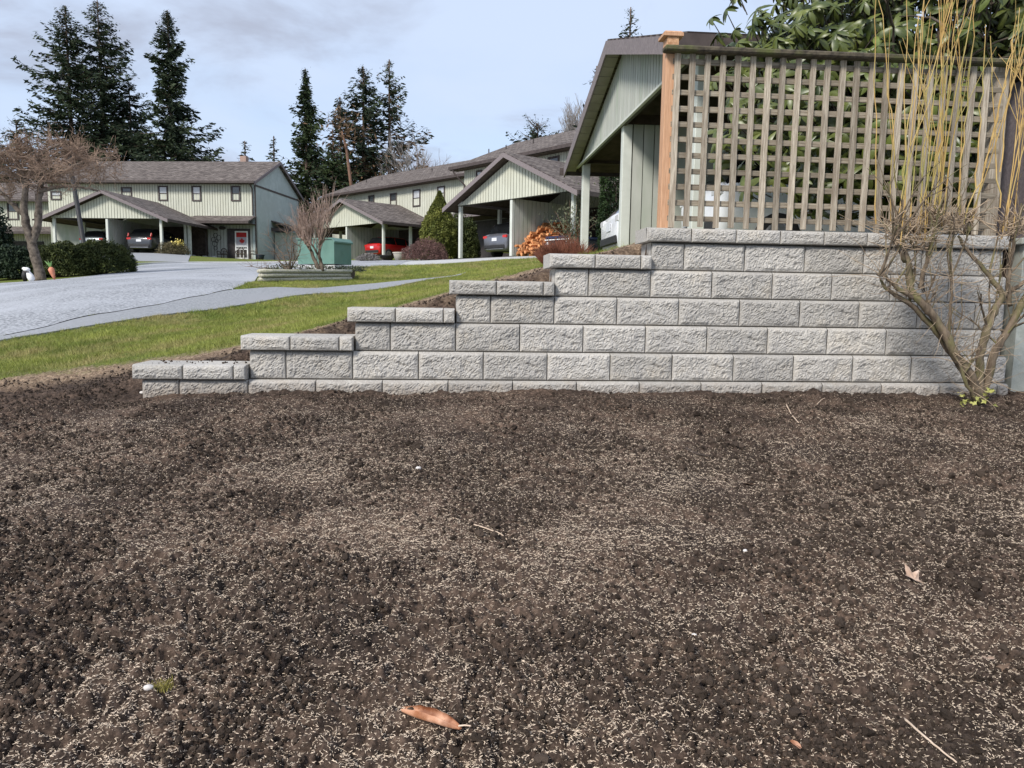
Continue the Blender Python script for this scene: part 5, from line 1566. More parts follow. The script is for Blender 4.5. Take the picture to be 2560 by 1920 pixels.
HATCH = [(a * .9, b, .93 * c, (c - .02) * .93 + max(0, d - c) * .82 + .02, e * .95, f * .95, g * .95) for a, b, c, d, e, f, g in SUV]
def car(name, label, col, loc, rz, prof=SUV, metal=.4, lamps='wide'):
    t = thing(name, label, 'car', loc, rz)
    pt = paint(name + '_paint', col, metal)
    rings = []
    for (y, zl, zb, zr, wl, wb, wr) in prof:
        hf = [(wl * .86, zl), (wl, zl + .10), (wl + .35 * (wb - wl) + .015, zl + .55 * (zb - zl)), (wb, zb - .08), (wb - .02, zb), (wr + .03, zr - .045), (wr - .05, zr), (0, zr + .025)]
        rings.append([Vector((x, y, z)) for x, z in hf] + [Vector((-x, y, z)) for x, z in hf[-2::-1]])
    n = len(rings[0]); S = len(rings)
    vs = [v for r_ in rings for v in r_]
    body, glass = [], {'side_window': [], 'rear_window': [], 'windscreen': []}
    for i in range(S - 1):
        ga = prof[i][3] - prof[i][2]; gb = prof[i + 1][3] - prof[i + 1][2]
        for k in range(n):
            f = (i * n + k, (i + 1) * n + k, (i + 1) * n + (k + 1) % n, i * n + (k + 1) % n)
            j = k if k < 7 else (n - 2 - k if k < n - 1 else 99)
            if j == 4 and ga > .3 and gb > .3 and prof[i + 1][0] - prof[i][0] > .15: glass['side_window'].append(f)
            elif j in (5, 6) and ga < .2 < gb: glass['rear_window'].append(f)
            elif j in (5, 6) and gb < .2 < ga: glass['windscreen'].append(f)
            elif j == 4 and min(ga, gb) < .2 < max(ga, gb): glass['side_window'].append(f)
            else: body.append(f)
    body.append(tuple(range(n))); body.append(tuple(range((S - 1) * n + n - 1, (S - 1) * n - 1, -1)))
    def sub(faces, nm, mat, sm=True):
        used = sorted({q for f in faces for q in f}); ix = {q: i for i, q in enumerate(used)}
        return MB().add([vs[q] for q in used], [tuple(ix[q] for q in f) for f in faces]).build(nm, mat, t, False, sm)
    b = sub(body, 'body', pt)
    for k, f in glass.items(): sub(f, k, M_CGLASS, False)
    W = prof[5][5]; L = prof[-1][0]
    for y in (L * .185, L * .79):
        for s in (1, -1):
            r0 = .335
            w = MB().tube([(s * (W - .20), y, r0), (s * (W - .19), y, r0), (s * (W + .00), y, r0), (s * (W + .012), y, r0)], [r0 * .9, r0, r0, r0 * .86], 20).build('wheel', M_TYRE, t, False, True)
            MB().tube([(s * (W + .012), y, r0), (s * (W + .02), y, r0)], [r0 * .62, r0 * .55], 14).build('rim', M_RIM, w)
    z1 = prof[2][2]
    for s in (1, -1):
        MB().box((s * (W - .19), .045, z1 - .10), (.30, .10, .13), None, .02).build('tail_lamp', M_LAMPW if lamps == 'clear' else M_LAMP, t)
        if lamps == 'tall': MB().box((s * (W - .10), .16, z1 + .16), (.07, .12, .26), Matrix.Rotation(-.35, 3, 'X'), .02).build('tail_lamp', M_LAMP, t)
        MB().box((s * (W - .2), L - .10, .70), (.30, .10, .14), None, .02).build('headlamp', M_LAMPW, t)
        MB().box((s * (W + .06), L * .655, z1 - .03), (.18, .10, .12), None, .03).build('mirror', pt, t)
    MB().box((0, -.012, z1 - .22), (.36, .012, .15)).build('plate', M_PLATE, t)
    MB().box((0, -.0, .50), (W * 1.62, .06, .16), None, .02).build('rear_bumper', M_BLACKP, t)
    MB().box((0, .03, .40), (W * 1.4, .04, .04)).build('trim_strip', M_RIM, t)
    return t
def at(T, x, y, z=0.0): return wmat(T) @ Vector((x, y, z))
def gz(p): p = Vector(p); p.z = Hs(p.x, p.y) + .02; return p
car('parked_car', 'dark grey SUV with red tail lamps parked in the flag house carport', (.055, .058, .065), gz(at(HA, -5.55, -5.9)), HA.rotation_euler.z - .05, SUV, .5, 'tall')
car('parked_car', 'silver hatchback parked behind the clipped evergreen hedge', (.27, .30, .32), gz(at(HA, -9.1, -5.6)), HA.rotation_euler.z, HATCH, .5)
xmB = (b0.x + b1.x) / 2
car('parked_car', 'bright red hatchback parked under the middle carport', (.46, .012, .012), gz(at(HB, xmB + 2.45, yfB + .5)), HB.rotation_euler.z + .06, HATCH, .1)
xmC = (c0.x + c1.x) / 2
car('parked_car', 'grey SUV parked beside the firewood carport partition', (.16, .165, .19), gz(at(HC, xmC - 2.0, yfC + .7)), HC.rotation_euler.z, SUV, .5)
car('parked_car', 'white hatchback backed under the grey green carport by the yew', (.78, .79, .82), gz(at(HD, .22, 1.85)), HD.rotation_euler.z - math.pi / 2, HATCH, .0, 'clear')
car('parked_car', 'white SUV glimpsed through the lattice fence', (.78, .79, .82), gz(at(HD, .75, -1.95)), HD.rotation_euler.z - math.pi / 2, SUV, .0, 'clear')

# covered trailer beside the firewood
M_NAVY = pm('navy_cover', (.012, .018, .05), (.03, .045, .10), scale=5, rough=.45)
tp = gz(at(HC, xmC + 2.55, yfC + .5))
tr = thing('trailer', 'low trailer under a navy blue cover beside the firewood pile', 'trailer', tp, HC.rotation_euler.z)
MB().box((0, 1.2, .50), (1.5, 2.4, .36), None, .03).build('bed', M_BLACKP, tr)
MB().box((0, 1.2, .76), (1.56, 2.46, .14), None, .05).build('cover', M_NAVY, tr)
MB().box((0, -.05, .67), (1.5, .03, .04)).build('stripe', M_WHITE, tr)
for s in (1, -1):
    MB().tube([(s * .70, 1.3, .28), (s * .84, 1.3, .28)], .28, 16).build('wheel', M_TYRE, tr, False, True)
    MB().box((s * .6, -.03, .52), (.16, .03, .12)).build('tail_lamp', M_LAMPW, tr)

# ------------------------------------------------------------------ firewood
M_WOOD = pm('split_firewood', (.42, .15, .05), (.62, .30, .13), scale=4, rough=.8, vary=.3, bump=.4)
pw = gz(at(HC, xmC + .25, yfC + .35))
pile = thing('firewood_pile', 'sloping pile of orange split firewood against the carport partition', 'firewood', pw, HC.rotation_euler.z)
wr = random.Random(9)
logs = []
for i in range(5):
    L = wr.uniform(.34, .44); r0 = wr.uniform(.07, .10)
    a0 = wr.uniform(0, 6)
    pts = [(0, 0)] + [(math.cos(a) * r0 * 1.5, math.sin(a) * r0 * 1.5) for a in np.linspace(a0, a0 + wr.uniform(1.3, 2.2), 4)]
    m = MB().poly_prism([(x, -L / 2, z) for x, z in pts], (0, L, 0)); me = bpy.data.meshes.new('log'); me.from_pydata([tuple(v) for v in m.v], [], m.f); me.materials.append(M_WOOD); logs.append(me)
for y in np.arange(0, 2.9, .34):
    for x in np.arange(.02, 1.12, .17):
        h = (.50 + .72 * y) * (1 - (x / 1.7) ** 2) + wr.uniform(-.06, .06)
        h = min(h, 1.62)
        for z in np.arange(.08, h, .155):
            if (z < h - .34 and y > .2 and x < .9) or len(pile.children) >= 260: continue
            o = bpy.data.objects.new('log', wr.choice(logs)); COL.objects.link(o); o.parent = pile
            o.location = (x + wr.uniform(-.03, .03), y + wr.uniform(-.08, .08), z + wr.uniform(-.02, .02)); o.rotation_euler = (wr.uniform(-.2, .2), wr.uniform(0, 6.28), wr.uniform(-.35, .35))

# ------------------------------------------------------------------ street furniture and garden things
M_KIOSK = pm('green_enamel', (.095, .185, .152), (.145, .255, .215), scale=1.6, rough=.45, c3=(.115, .225, .19), s3=4)
kp = Pg(812, 666, 27.5)
K = thing('utility_kiosk', 'teal green metal utility kiosk with sloping lid behind the log planter', 'utility box', kp, -.45)
kw, kd, kh = 1.62, .95, .95
MB().box((0, 0, -.04), (kw + .15, kd + .15, .2)).build('pad', M_CONC, K)
MB().poly_prism([(-kw / 2, -kd / 2, .10), (kw / 2, -kd / 2, .10), (kw / 2, -kd / 2, kh - .10), (kw / 2 - .1, -kd / 2, kh), (-kw / 2, -kd / 2, kh)], (0, kd, 0)).build('cabinet', M_KIOSK, K)
MB().poly_prism([(-kw / 2 - .04, -kd / 2 - .04, kh + .003), (kw / 2 - .08, -kd / 2 - .04, kh + .003), (kw / 2 + .05, -kd / 2 - .04, kh - .12), (kw / 2 + .05, -kd / 2 - .04, kh - .07), (kw / 2 - .07, -kd / 2 - .04, kh + .05), (-kw / 2 - .04, -kd / 2 - .04, kh + .05)], (0, kd + .08, 0)).build('lid', M_KIOSK, K)
MB().box((.05, -kd / 2 - .006, .52), (.02, .012, .7)).build('door_seam', M_DARKTRIM, K)
MB().box((.18, -kd / 2 - .012, .52), (.05, .025, .12)).build('handle', M_BLACKP, K)

# log planter
M_LOG = pm('grey_log', (.34, .32, .26), (.58, .55, .46), scale=4, rough=.85, stretch=(1.2, 12, 12), bump=.4, bscale=10, c3=(.26, .27, .17), s3=2)
l0, l1 = P(650, 686, 20.0), P(878, 688, 22.5)
gl = Hs((l0.x + l1.x) / 2, l0.y)
lp_ = thing('log_planter', 'low planter bed edged with stacked grey round logs on the grass', 'planter', ((l0.x + l1.x) / 2, l0.y, gl))
r_ = .056
def zl_at(p, k): return Hs(p.x, p.y) + .02 + r_ + k * r_ * 1.95
for k in range(3):
    e0 = Vector((l0.x + .03 * (k % 2), l0.y - .01 * k, zl_at(l0, k) - .03)); e1 = Vector((l1.x - .04 * (k % 2), l1.y, zl_at(l1, k) - .03))
    q = [e0.lerp(e1, t) + Vector((0, random.uniform(-.006, .006), random.uniform(-.005, .005))) for t in np.linspace(0, 1, 7)]
    MB().tube(q, [r_ * random.uniform(.93, 1.05) for _ in q], 10).build('log', M_LOG, lp_, True, True)
    s0 = e0 + Vector((-.03, .03, 0)); s1 = e0 + Vector((-.25, 1.9, .12))
    MB().tube([s0, s1], r_, 10).build('log', M_LOG, lp_, True, True)
for x_ in (.12, 1.5, 3.0):
    c_ = l0.lerp(l1, min(1, x_ / 3.15)); zz = Hs(c_.x, c_.y)
    MB().tube([(c_.x, c_.y + .085, zz - .1), (c_.x, c_.y + .085, zz + .30)], .045, 10).build('stake', M_LOG, lp_, True, True)
M_BED = pm('bed_soil', (.05, .035, .028), (.12, .085, .065), scale=20, rough=.95, bump=.6, world=True)
bs_ = MB(); pts = [l0 + Vector((.02, .06, 0)), l1 + Vector((0, .06, 0)), l1 + Vector((-.3, 2.0, 0)), l0 + Vector((-.3, 1.9, 0))]
bs_.poly_prism([Vector((p.x, p.y, Hs(p.x, p.y) + (.24 if i < 2 else .2))) for i, p in enumerate(pts)], (0, 0, -.3)); bs_.build('soil', M_BED, lp_, True)

# lamp post leaning behind the hedge
lb = Pg(219, 650, 38.0); lt = P(176, 412, 38.0)
lamp = thing('lamp_post', 'black leaning lamp post behind the clipped hedge', 'lamp post', lb)
MB().tube([lb + Vector((0, 0, -.1)), lb.lerp(lt, .12), lb.lerp(lt, .13), lt], [.16, .15, .115, .095], 12).build('pole', M_BLACKP, lamp, True, True)
d_ = (lt - lb).normalized()
MB().tube([lt, lt + d_ * .10, lt + d_ * .42, lt + d_ * .5], [.07, .16, .20, .04], 8).build('lantern', M_BLACKP, lamp, True)

# garden ornaments by the bare tree
M_ORANGE = pm('orange_paint', (.52, .17, .09), (.62, .28, .18), scale=12, rough=.6)
M_LGREEN = pm('ornament_green', (.10, .20, .06), (.16, .28, .09), scale=12, rough=.6)
cb = Pg(137, 698, 27.6); ct_ = P(126, 668, 27.6)
ca = thing('carrot_ornament', 'orange carrot-shaped garden ornament leaning by the hedge', 'garden ornament', cb)
q = [cb.lerp(ct_, t) for t in (0, .3, .6, .85, 1.0)]
MB().tube(q, [.02, .06, .09, .105, .045], 10).build('root', M_ORANGE, ca, True, True)
for s in (-.06, 0, .06): MB().tube([ct_, ct_ + Vector((s - .03, 0, .12)), ct_ + Vector((2 * s - .07, 0, .22))], [.025, .03, .008], 6).build('leaf_top', M_LGREEN, ca, True)
wb = Pg(82, 702, 27.4); wt = P(68, 676, 27.4)
wf = thing('garden_figure', 'small white bird-like garden figure leaning at the foot of the tree', 'garden ornament', wb)
MB().tube([wb.lerp(wt, t) for t in (0, .15, .45, .75, 1)], [.05, .11, .12, .08, .05], 10).build('body', M_WHITE, wf, True, True)
MB().ellipsoid(wt + Vector((-.02, 0, .03)), (.12, .10, .08)).build('head', M_WHITE, wf, True, True)
MB().box(wt + Vector((.0, -.08, -.05)), (.20, .03, .035)).build('collar', M_DARKTRIM, wf, True)
bb = Pg(62, 690, 28.2)
bf = thing('garden_figure', 'small black garden figure with a white head among the shrubs', 'garden ornament', bb)
MB().tube([bb, bb + Vector((0, 0, .2)), bb + Vector((0, 0, .40))], [.06, .11, .06], 10).build('body', M_BLACKP, bf, True, True)
MB().ellipsoid(bb + Vector((0, 0, .46)), (.08, .08, .06)).build('head', M_WHITE, bf, True, True)

# patio chairs in front of house A
M_WICKER = pm('dark_wicker', (.05, .038, .03), (.10, .08, .06), scale=30, rough=.8, bump=.5)
def patio_chair(loc, rz, label):
    t = thing('patio_chair', label, 'chair', loc, rz, 'wicker chairs on the patio')
    MB().box((0, 0, .40), (.52, .5, .06), None, .02).build('seat', M_WICKER, t)
    n = 11
    arc = [(math.cos(math.pi * k / (n - 1)) * .30, .22 - .04 * math.sin(math.pi * k / (n - 1)), .42 + math.sin(math.pi * k / (n - 1)) * .42) for k in range(n)]
    MB().tube(arc, .03, 6).build('back_frame', M_WICKER, t)
    for k in range(2, n - 2, 1): MB().tube([(arc[k][0] * .8, .20, .43), arc[k]], .012, 4).build('spindle', M_WICKER, t)
    for s in (1, -1):
        MB().tube([(s * .30, .22, .5), (s * .31, .0, .62), (s * .28, -.24, .60), (s * .26, -.24, .42)], .024, 6).build('armrest', M_WICKER, t)
        for y in (-.22, .22): MB().tube([(s * .24, y, 0), (s * .25, y * .95, .39)], .022, 6).build('leg', M_WICKER, t)
    return t
for px, rz_, lb_ in [(508, .1, 'dark wicker arm chair by the bent downpipe'), (556, -.2, 'dark wicker arm chair under the wire ring decoration'), (601, .15, 'dark wicker arm chair in front of the screen door'), (634, -1.0, 'dark wicker arm chair turned sideways at the house corner')]:
    x, z = plane_uv(HA, px, 640, -.7); p = at(HA, x, -.7); patio_chair(gz(p), HA.rotation_euler.z + rz_, lb_)
# planters and rocks there
M_POT = pm('dark_pot', (.02, .03, .05), (.045, .06, .09), scale=12, rough=.6)
M_STONEP = pm('stone_pot', (.40, .37, .31), (.55, .52, .45), scale=25, rough=.9, bump=.5)
def pot(name, label, loc, r0, h, mat, rim=True):
    t = thing(name, label, 'plant pot', loc)
    MB().tube([(0, 0, 0), (0, 0, h * .9), (0, 0, h)], [r0 * .72, r0, r0 * 1.03], 14).build('bowl', mat, t, False, True)
    MB().tube([(0, 0, h * .9), (0, 0, h * 1.02)], [r0 * 1.08, r0 * 1.08], 14).build('rim', mat, t)
    MB().ellipsoid((0, 0, h * 1.0), (r0 * .85, r0 * .85, h * .12)).build('soil', M_BED, t)
    return t
pot('plant_pot', 'dark blue plant pot at the corner of the flag house', gz(at(HA, plane_uv(HA, 651, 645, -.9)[0], -.9)), .30, .35, M_POT)
pot('plant_pot', 'round pale stone plant pot beside the purple mound shrub', Pg(1000, 650, 44.5), .40, .45, M_STONEP)
pot('plant_pot', 'low black plant tub under the middle carport post', Pg(967, 651, 46.5), .45, .28, M_BLACKP)
M_ROCK = pm('garden_rock', (.22, .21, .20), (.38, .37, .35), scale=8, rough=.9, bump=.5, vary=.25)
for px, lb_ in [(482, 'grey garden rock beside the yellow flowered shrub'), (497, 'grey garden rock below the dark screen with white spots'), (512, 'grey garden rock at the foot of the bent downpipe'), (524, 'grey garden rock left of the wire ring decoration'), (535, 'grey garden rock below the wire ring decoration')]:
    p = gz(at(HA, plane_uv(HA, px, 645, -1.6)[0], -1.6)); s = random.uniform(.16, .26)
    m = MB().ellipsoid((0, 0, 0), (s * 1.3, s, s * .8), 9, 6)
    for v in m.v: v += Vector((random.uniform(-1, 1), random.uniform(-1, 1), random.uniform(-1, 1))) * s * .12
    o = m.build('rock', M_ROCK, None, False, True); o.location = p + Vector((0, 0, s * .4)); tag(o, lb_, 'rock', 'rocks edging the patio')
# ------------------------------------------------------------------ vegetation
def foliage_mat(name, c1, c2, scale=3.0, rough=.7, spec=.25, c3=None, s3=.8, trans=.0):
    return pm(name, c1, c2, scale=scale, rough=rough, spec=spec, world=True, c3=c3, s3=s3, lo=.38, hi=.62)
def quads(C, A, B):
    """centres, half axes -> V, F (diamond-ish quads)"""
    n = len(C)
    V = np.stack([C - A, C - B * .9 + A * .1, C + A, C + B * .9 + A * .1], 1).reshape(-1, 3)
    F = np.arange(n * 4).reshape(n, 4)
    return V, F
def unit(n, r=rng):
    v = r.normal(size=(n, 3)); return v / np.linalg.norm(v, axis=1, keepdims=True)
def cloud_part(name, C, size, aspect, mat, parent, dirs=None, align=.0, r=rng):
    n = len(C)
    d = unit(n, r)
    if dirs is not None: d = d * (1 - align) + dirs * align; d /= np.linalg.norm(d, axis=1, keepdims=True)
    o = np.cross(d, unit(n, r)); o /= np.maximum(np.linalg.norm(o, axis=1, keepdims=True), 1e-6)
    s = (np.asarray(size) * (.6 + .8 * r.random(n)))[:, None]
    V, F = quads(C, d * s * .5, o * s * .5 * aspect)
    M = np.array(wmat(parent).inverted()); V = V @ M[:3, :3].T + M[:3, 3]
    ob = link_mesh(name, np_mesh(name, V, 4, F), mat, parent)
    return tag(ob, kind='stuff')
def segs_part(name, segs, mat, parent, n=4): return seg_part(name, segs, mat, parent, n)

M_FIR = foliage_mat('fir_needles', (.014, .024, .012), (.048, .068, .030), .35, c3=(.022, .034, .020), s3=.15)
M_CEDARG = foliage_mat('cedar_foliage', (.012, .024, .009), (.045, .066, .022), .4)
M_BROWNF = foliage_mat('browned_foliage', (.07, .042, .022), (.17, .105, .058), .5)
M_TRUNK = pm('conifer_bark', (.06, .042, .03), (.15, .105, .08), scale=2, rough=.9, world=True)
M_TRUNKR = pm('red_bark', (.13, .07, .045), (.25, .145, .10), scale=2, rough=.9, world=True)
def conifer(label, apex, base_z, prof, seed, mat=None, n_br=190, droop=.25, up=.10, spray=.62, dens=1.0, zmin=0.0, trunk=M_TRUNK, name='fir_tree', brown=None, lean=(0, 0), asp=.34):
    """apex: world point of the tip; prof: list of (fraction from the top, radius)"""
    r = np.random.default_rng(seed)
    Ht = apex.z - base_z
    t = thing(name, label, 'tree', (apex.x - lean[0], apex.y - lean[1], base_z))
    fx = np.array([p[0] for p in prof]); fr_ = np.array([p[1] for p in prof])
    def ctr(f): return np.array([apex.x - lean[0] * f, apex.y - lean[1] * f, apex.z - Ht * f])
    tr = [Vector(ctr(f)) for f in np.linspace(1, 0, 10)]
    MB().tube(tr, [.05 + .013 * Ht * f for f in np.linspace(1, 0, 10)], 8).build('trunk', trunk, t, True, True)
    C, D, Cb = [], [], []
    segs = []
    f = 0.004
    fend = 1 - zmin
    i = 0
    while i < n_br:
        f = .006 + (fend - .006) * ((i + r.random()) / n_br) ** 1.05
        Rm = np.interp(f, fx, fr_)
        az = r.random() * 6.283
        clump = .95 + .30 * math.sin(az * 2 + f * 23 + seed) * min(1, f * 6)
        L = Rm * r.uniform(.75, 1.25) * clump
        L = max(L, .12)
        p = ctr(f); h = np.array([math.cos(az), math.sin(az), 0])
        slope = up + (.35 if f < .06 else 0) - droop * min(1, f * 2.2) + r.normal() * .10
        m = max(4, int(L / .32))
        prev = p
        for k in range(1, m + 1):
            q = k / m
            pos = p + h * L * q + np.array([0, 0, L * (slope * q + (.16 + droop * .55) * q * q * q - droop * .2 * q)])
            segs.append((tuple(prev), tuple(pos), .05 * (1 - q) + .012, .05 * (1 - q) * .9 + .01)); prev = pos
            if q < .18 and r.random() < .65: continue
            nsp = max(1, int((3.6 if L > 1 else 2.4) * dens * (1.15 - .45 * q)))
            side = np.array([-h[1], h[0], 0])
            for s in range(nsp):
                off = r.normal() * .26 * L * (1 - q * .72) * .45
                c = pos + side * off + h * r.normal() * .12 + np.array([0, 0, -abs(r.normal()) * .20 - .10 * abs(off)])
                C.append(c); D.append(h * .7 + side * np.sign(off) * .55 + np.array([0, 0, -.35 * r.random()]))
        i += 1
    C = np.array(C); D = np.array(D); D /= np.linalg.norm(D, axis=1, keepdims=True)
    n = len(C)
    SZ = spray * np.clip(.42 + (apex.z - C[:, 2]) / Ht * 3.5, .42, 1.0)
    if brown is not None:
        ff = (apex.z - C[:, 2]) / Ht
        isb = r.random(n) < np.interp(ff, [b[0] for b in brown], [b[1] for b in brown]) * (.5 + .9 * (fbm2(C[:, 0] * .5, C[:, 2] * .5, 2, seed) > -.05))
        cloud_part('browned_foliage', C[isb], SZ[isb], asp, M_BROWNF, t, D[isb], .7, r); C, D, SZ = C[~isb], D[~isb], SZ[~isb]
    cloud_part('foliage', C, SZ, asp, mat or M_FIR, t, D, .7, r)
    C2 = C + r.normal(size=C.shape) * .16
    cloud_part('fine_foliage', C2, SZ * .5, asp * .9, mat or M_FIR, t, D, .5, r)
    segs_part('branches', segs, trunk, t, 3)
    return t
def top(px, py, Y): return P(px, py, Y)
conifer('tall dark fir with a bent-out left branch behind the flag house', top(163, 14, 84), 3.5, [(0, .2), (.08, 1.5), (.2, 2.9), (.35, 3.7), (.5, 4.4), (.62, 5.6), (.8, 6.5), (1, 6.8)], 1, n_br=300, dens=1.25, zmin=.15)
conifer('tallest dark fir in the group behind the flag house', top(243, 0, 86), 3.5, [(0, .15), (.06, 1.2), (.15, 2.3), (.3, 3.0), (.4, 2.6), (.55, 3.6), (.75, 5.0), (1, 5.6)], 2, n_br=290, dens=1.2, zmin=.15, droop=.2)
conifer('dark fir with a narrow top and broad lower boughs behind the flag house', top(418, 25, 84), 3.5, [(0, .15), (.08, .9), (.2, 1.5), (.32, 1.9), (.42, 2.2), (.47, 5.0), (.6, 5.7), (.8, 6.4), (1, 6.0)], 3, n_br=330, dens=1.9, zmin=.15, droop=.30)
conifer('shorter dark fir filling the gap between the tall firs', top(322, 205, 88), 3.5, [(0, .3), (.15, 2.4), (.4, 4.2), (.7, 5.5), (1, 6)], 4, n_br=220, dens=1.6, zmin=.15, droop=.3)
conifer('small dark fir at the left edge behind the bare tree', top(40, 300, 72), 3.3, [(0, .3), (.2, 2.4), (.6, 3.8), (1, 4.5)], 5, n_br=110, dens=1.0, zmin=.2)
conifer('small ragged fir tip above the flag house ridge', top(612, 352, 80), 3.5, [(0, .1), (.2, 1.2), (.5, 2.2), (1, 3)], 6, n_br=70, dens=.6, zmin=.3)
conifer('thin fir tip beside the gable of the flag house', top(684, 340, 82), 3.5, [(0, .1), (.15, .8), (.3, 2.2), (1, 3)], 7, n_br=60, dens=.55, zmin=.3)
conifer('slender pointed cedar between the two row houses', top(763, 172, 76), 3.5, [(0, .05), (.1, .4), (.25, 1.1), (.45, 1.8), (.6, 2.4), (.8, 2.9), (1, 3.1)], 8, M_CEDARG, n_br=320, dens=1.7, zmin=.1, droop=.12, up=.25, name='cedar_tree', spray=.55)
conifer('dark bushy fir in the middle of the centre group', top(908, 166, 80), 3.5, [(0, .15), (.08, 1.1), (.2, 2.0), (.4, 2.6), (.6, 3.2), (1, 3.4)], 9, n_br=250, dens=1.3, zmin=.1, brown=[(0, 0), (.35, .02), (.6, .25), (1, .3)], name='fir_tree')
conifer('fir with long upswept right branches and browned lower boughs', top(973, 148, 82), 3.5, [(0, .1), (.1, 1.1), (.2, 1.7), (.28, 2.4), (.4, 3.3), (.6, 3.9), (1, 3.4)], 10, n_br=190, dens=.85, zmin=.1, up=.3, brown=[(0, 0), (.3, .1), (.5, .75), (1, .8)])
conifer('small brown tinged fir left in the centre group', top(850, 242, 78), 3.5, [(0, .1), (.12, 1.0), (.3, 1.7), (.6, 2.2), (1, 2.3)], 11, n_br=150, dens=1.0, zmin=.1, brown=[(0, .05), (.4, .4), (1, .5)])
conifer('dark understorey cedar low between the centre trees', top(832, 360, 74), 3.5, [(0, .4), (.3, 2.4), (1, 3.2)], 12, M_CEDARG, n_br=140, dens=1.4, zmin=.05, name='cedar_tree')
conifer('dark understorey cedar behind the middle house ridge', top(925, 380, 86), 3.5, [(0, .4), (.3, 3.0), (1, 4.0)], 13, M_CEDARG, n_br=150, dens=1.4, zmin=.05, name='cedar_tree')
conifer('fir tip rising above the near carport roof', top(1577, 18, 66), 3.5, [(0, .1), (.08, .7), (.2, 1.7), (1, 4)], 14, n_br=90, dens=.55, zmin=.4, up=.35)
conifer('fir peeking out beside the near carport fascia', top(1492, 165, 62), 3.5, [(0, .1), (.12, .9), (.3, 2.0), (1, 3.5)], 15, n_br=80, dens=.6, zmin=.3)
conifer('rounded fir top above the right row house ridge', top(1345, 308, 70), 3.5, [(0, .5), (.06, 1.4), (.15, 2.3), (.3, 3.0), (1, 3.5)], 16, n_br=110, dens=.9, zmin=.4, up=.3)
# leaning red trunk
a_, b_ = P(880, 480, 70), P(866, 372, 70)
tk = thing('pine_tree', 'leaning bare red-barked trunk in front of the centre cedars', 'tree', (a_.x + .4, a_.y, 3.4))
MB().tube([Vector((a_.x + .4, a_.y, 3.4)), a_, b_, b_ + Vector((-.4, 0, 1.5))], [.18, .15, .12, .07], 10).build('trunk', M_TRUNKR, tk, True, True)
C = np.array(b_) + rng.normal(size=(260, 3)) * np.array([1.1, 1.0, .9]) + np.array([-.3, 0, 1.6])
cloud_part('crown', C, .5, .3, M_BROWNF, tk)

# bare deciduous trees: recursive limbs
def bare_tree(name, label, base, hgt, seed, mat, spread=.5, levels=5, r0=None, up=.25, ratio=.72, kids=(2, 3), wob=.16, first=.3, cat='tree', fine=1.0, start=None):
    r = random.Random(seed); segs, fine_s = [], []
    t = thing(name, label, cat, base)
    r0 = r0 or hgt * .018
    def grow(p, d, L, rad, lv):
        n = 4; st = L / n
        for i in range(n):
            q = p + d * st; ra = rad * (1 - .30 * i / n); rb_ = rad * (1 - .30 * (i + 1) / n)
            (segs if lv > 1 else fine_s).append((tuple(p), tuple(q), ra, rb_))
            d = (d + Vector((r.uniform(-wob, wob), r.uniform(-wob, wob), r.uniform(-wob, wob) + up * .1))).normalized(); p = q
            if lv > 0 and i >= 1 and r.random() < .42:
                dd = (d + Vector((r.uniform(-1, 1), r.uniform(-1, 1), r.uniform(-.3, .8))) * spread).normalized()
                grow(p, dd, L * ratio * r.uniform(.5, .9), rad * .5, lv - 1)
        if lv > 0:
            for k in range(r.randint(*kids)):
                dd = (d + Vector((r.uniform(-1, 1), r.uniform(-1, 1), r.uniform(-.2, .7))) * spread).normalized()
                grow(p, dd, L * ratio * r.uniform(.8, 1.1), rad * .62, lv - 1)
    if start:
        for (p, d, L, rad, lv) in start: grow(p, d, L, rad, lv)
    else:
        grow(Vector(base), Vector((r.uniform(-.08, .08), r.uniform(-.08, .08), 1)).normalized(), hgt * first, r0, levels)
    segs_part('trunk', segs, mat, t, 6 if r0 > .06 else 5)
    segs_part('twigs', fine_s, mat, t, 3)
    return t
M_PALEBARK = pm('pale_grey_bark', (.20, .18, .17), (.34, .31, .29), scale=3, rough=.9, world=True)
M_BRTWIG = pm('brown_twig', (.13, .085, .06), (.26, .18, .13), scale=2, rough=.9, world=True)
M_REDTWIG = pm('red_twig', (.16, .055, .035), (.30, .12, .075), scale=6, rough=.85, world=True)
M_GREYBARK = pm('mottled_grey_bark', (.055, .043, .034), (.19, .155, .125), scale=7, rough=.9, bump=.5, bscale=25, bdist=.02, world=True)
bare_tree('birch_tree', 'thin pale bare birch with a pointed crown behind the middle roof', Vector((top(1110, 400, 78).x, 78, 3.5)), 14.5, 31, M_PALEBARK, .42, 5, .14, up=.6, first=.34, ratio=.68)
bare_tree('bare_tree', 'pale bare tree beside the browned fir', Vector((top(1048, 400, 80).x, 80, 3.5)), 13, 32, M_PALEBARK, .6, 5, .13, up=.4, first=.32, ratio=.72)
bare_tree('bare_tree', 'wide pale bare tree rising behind the right row house', Vector((top(1420, 300, 72).x, 72, 3.5)), 15.5, 33, M_PALEBARK, .40, 5, .18, up=.8, first=.33, ratio=.74, kids=(3, 4))
bare_tree('bare_tree', 'brown bare tree with hanging twigs under the browned fir', Vector((top(1010, 440, 72).x, 72, 3.5)), 9.5, 34, M_BRTWIG, .7, 5, .15, up=-.1, first=.4)

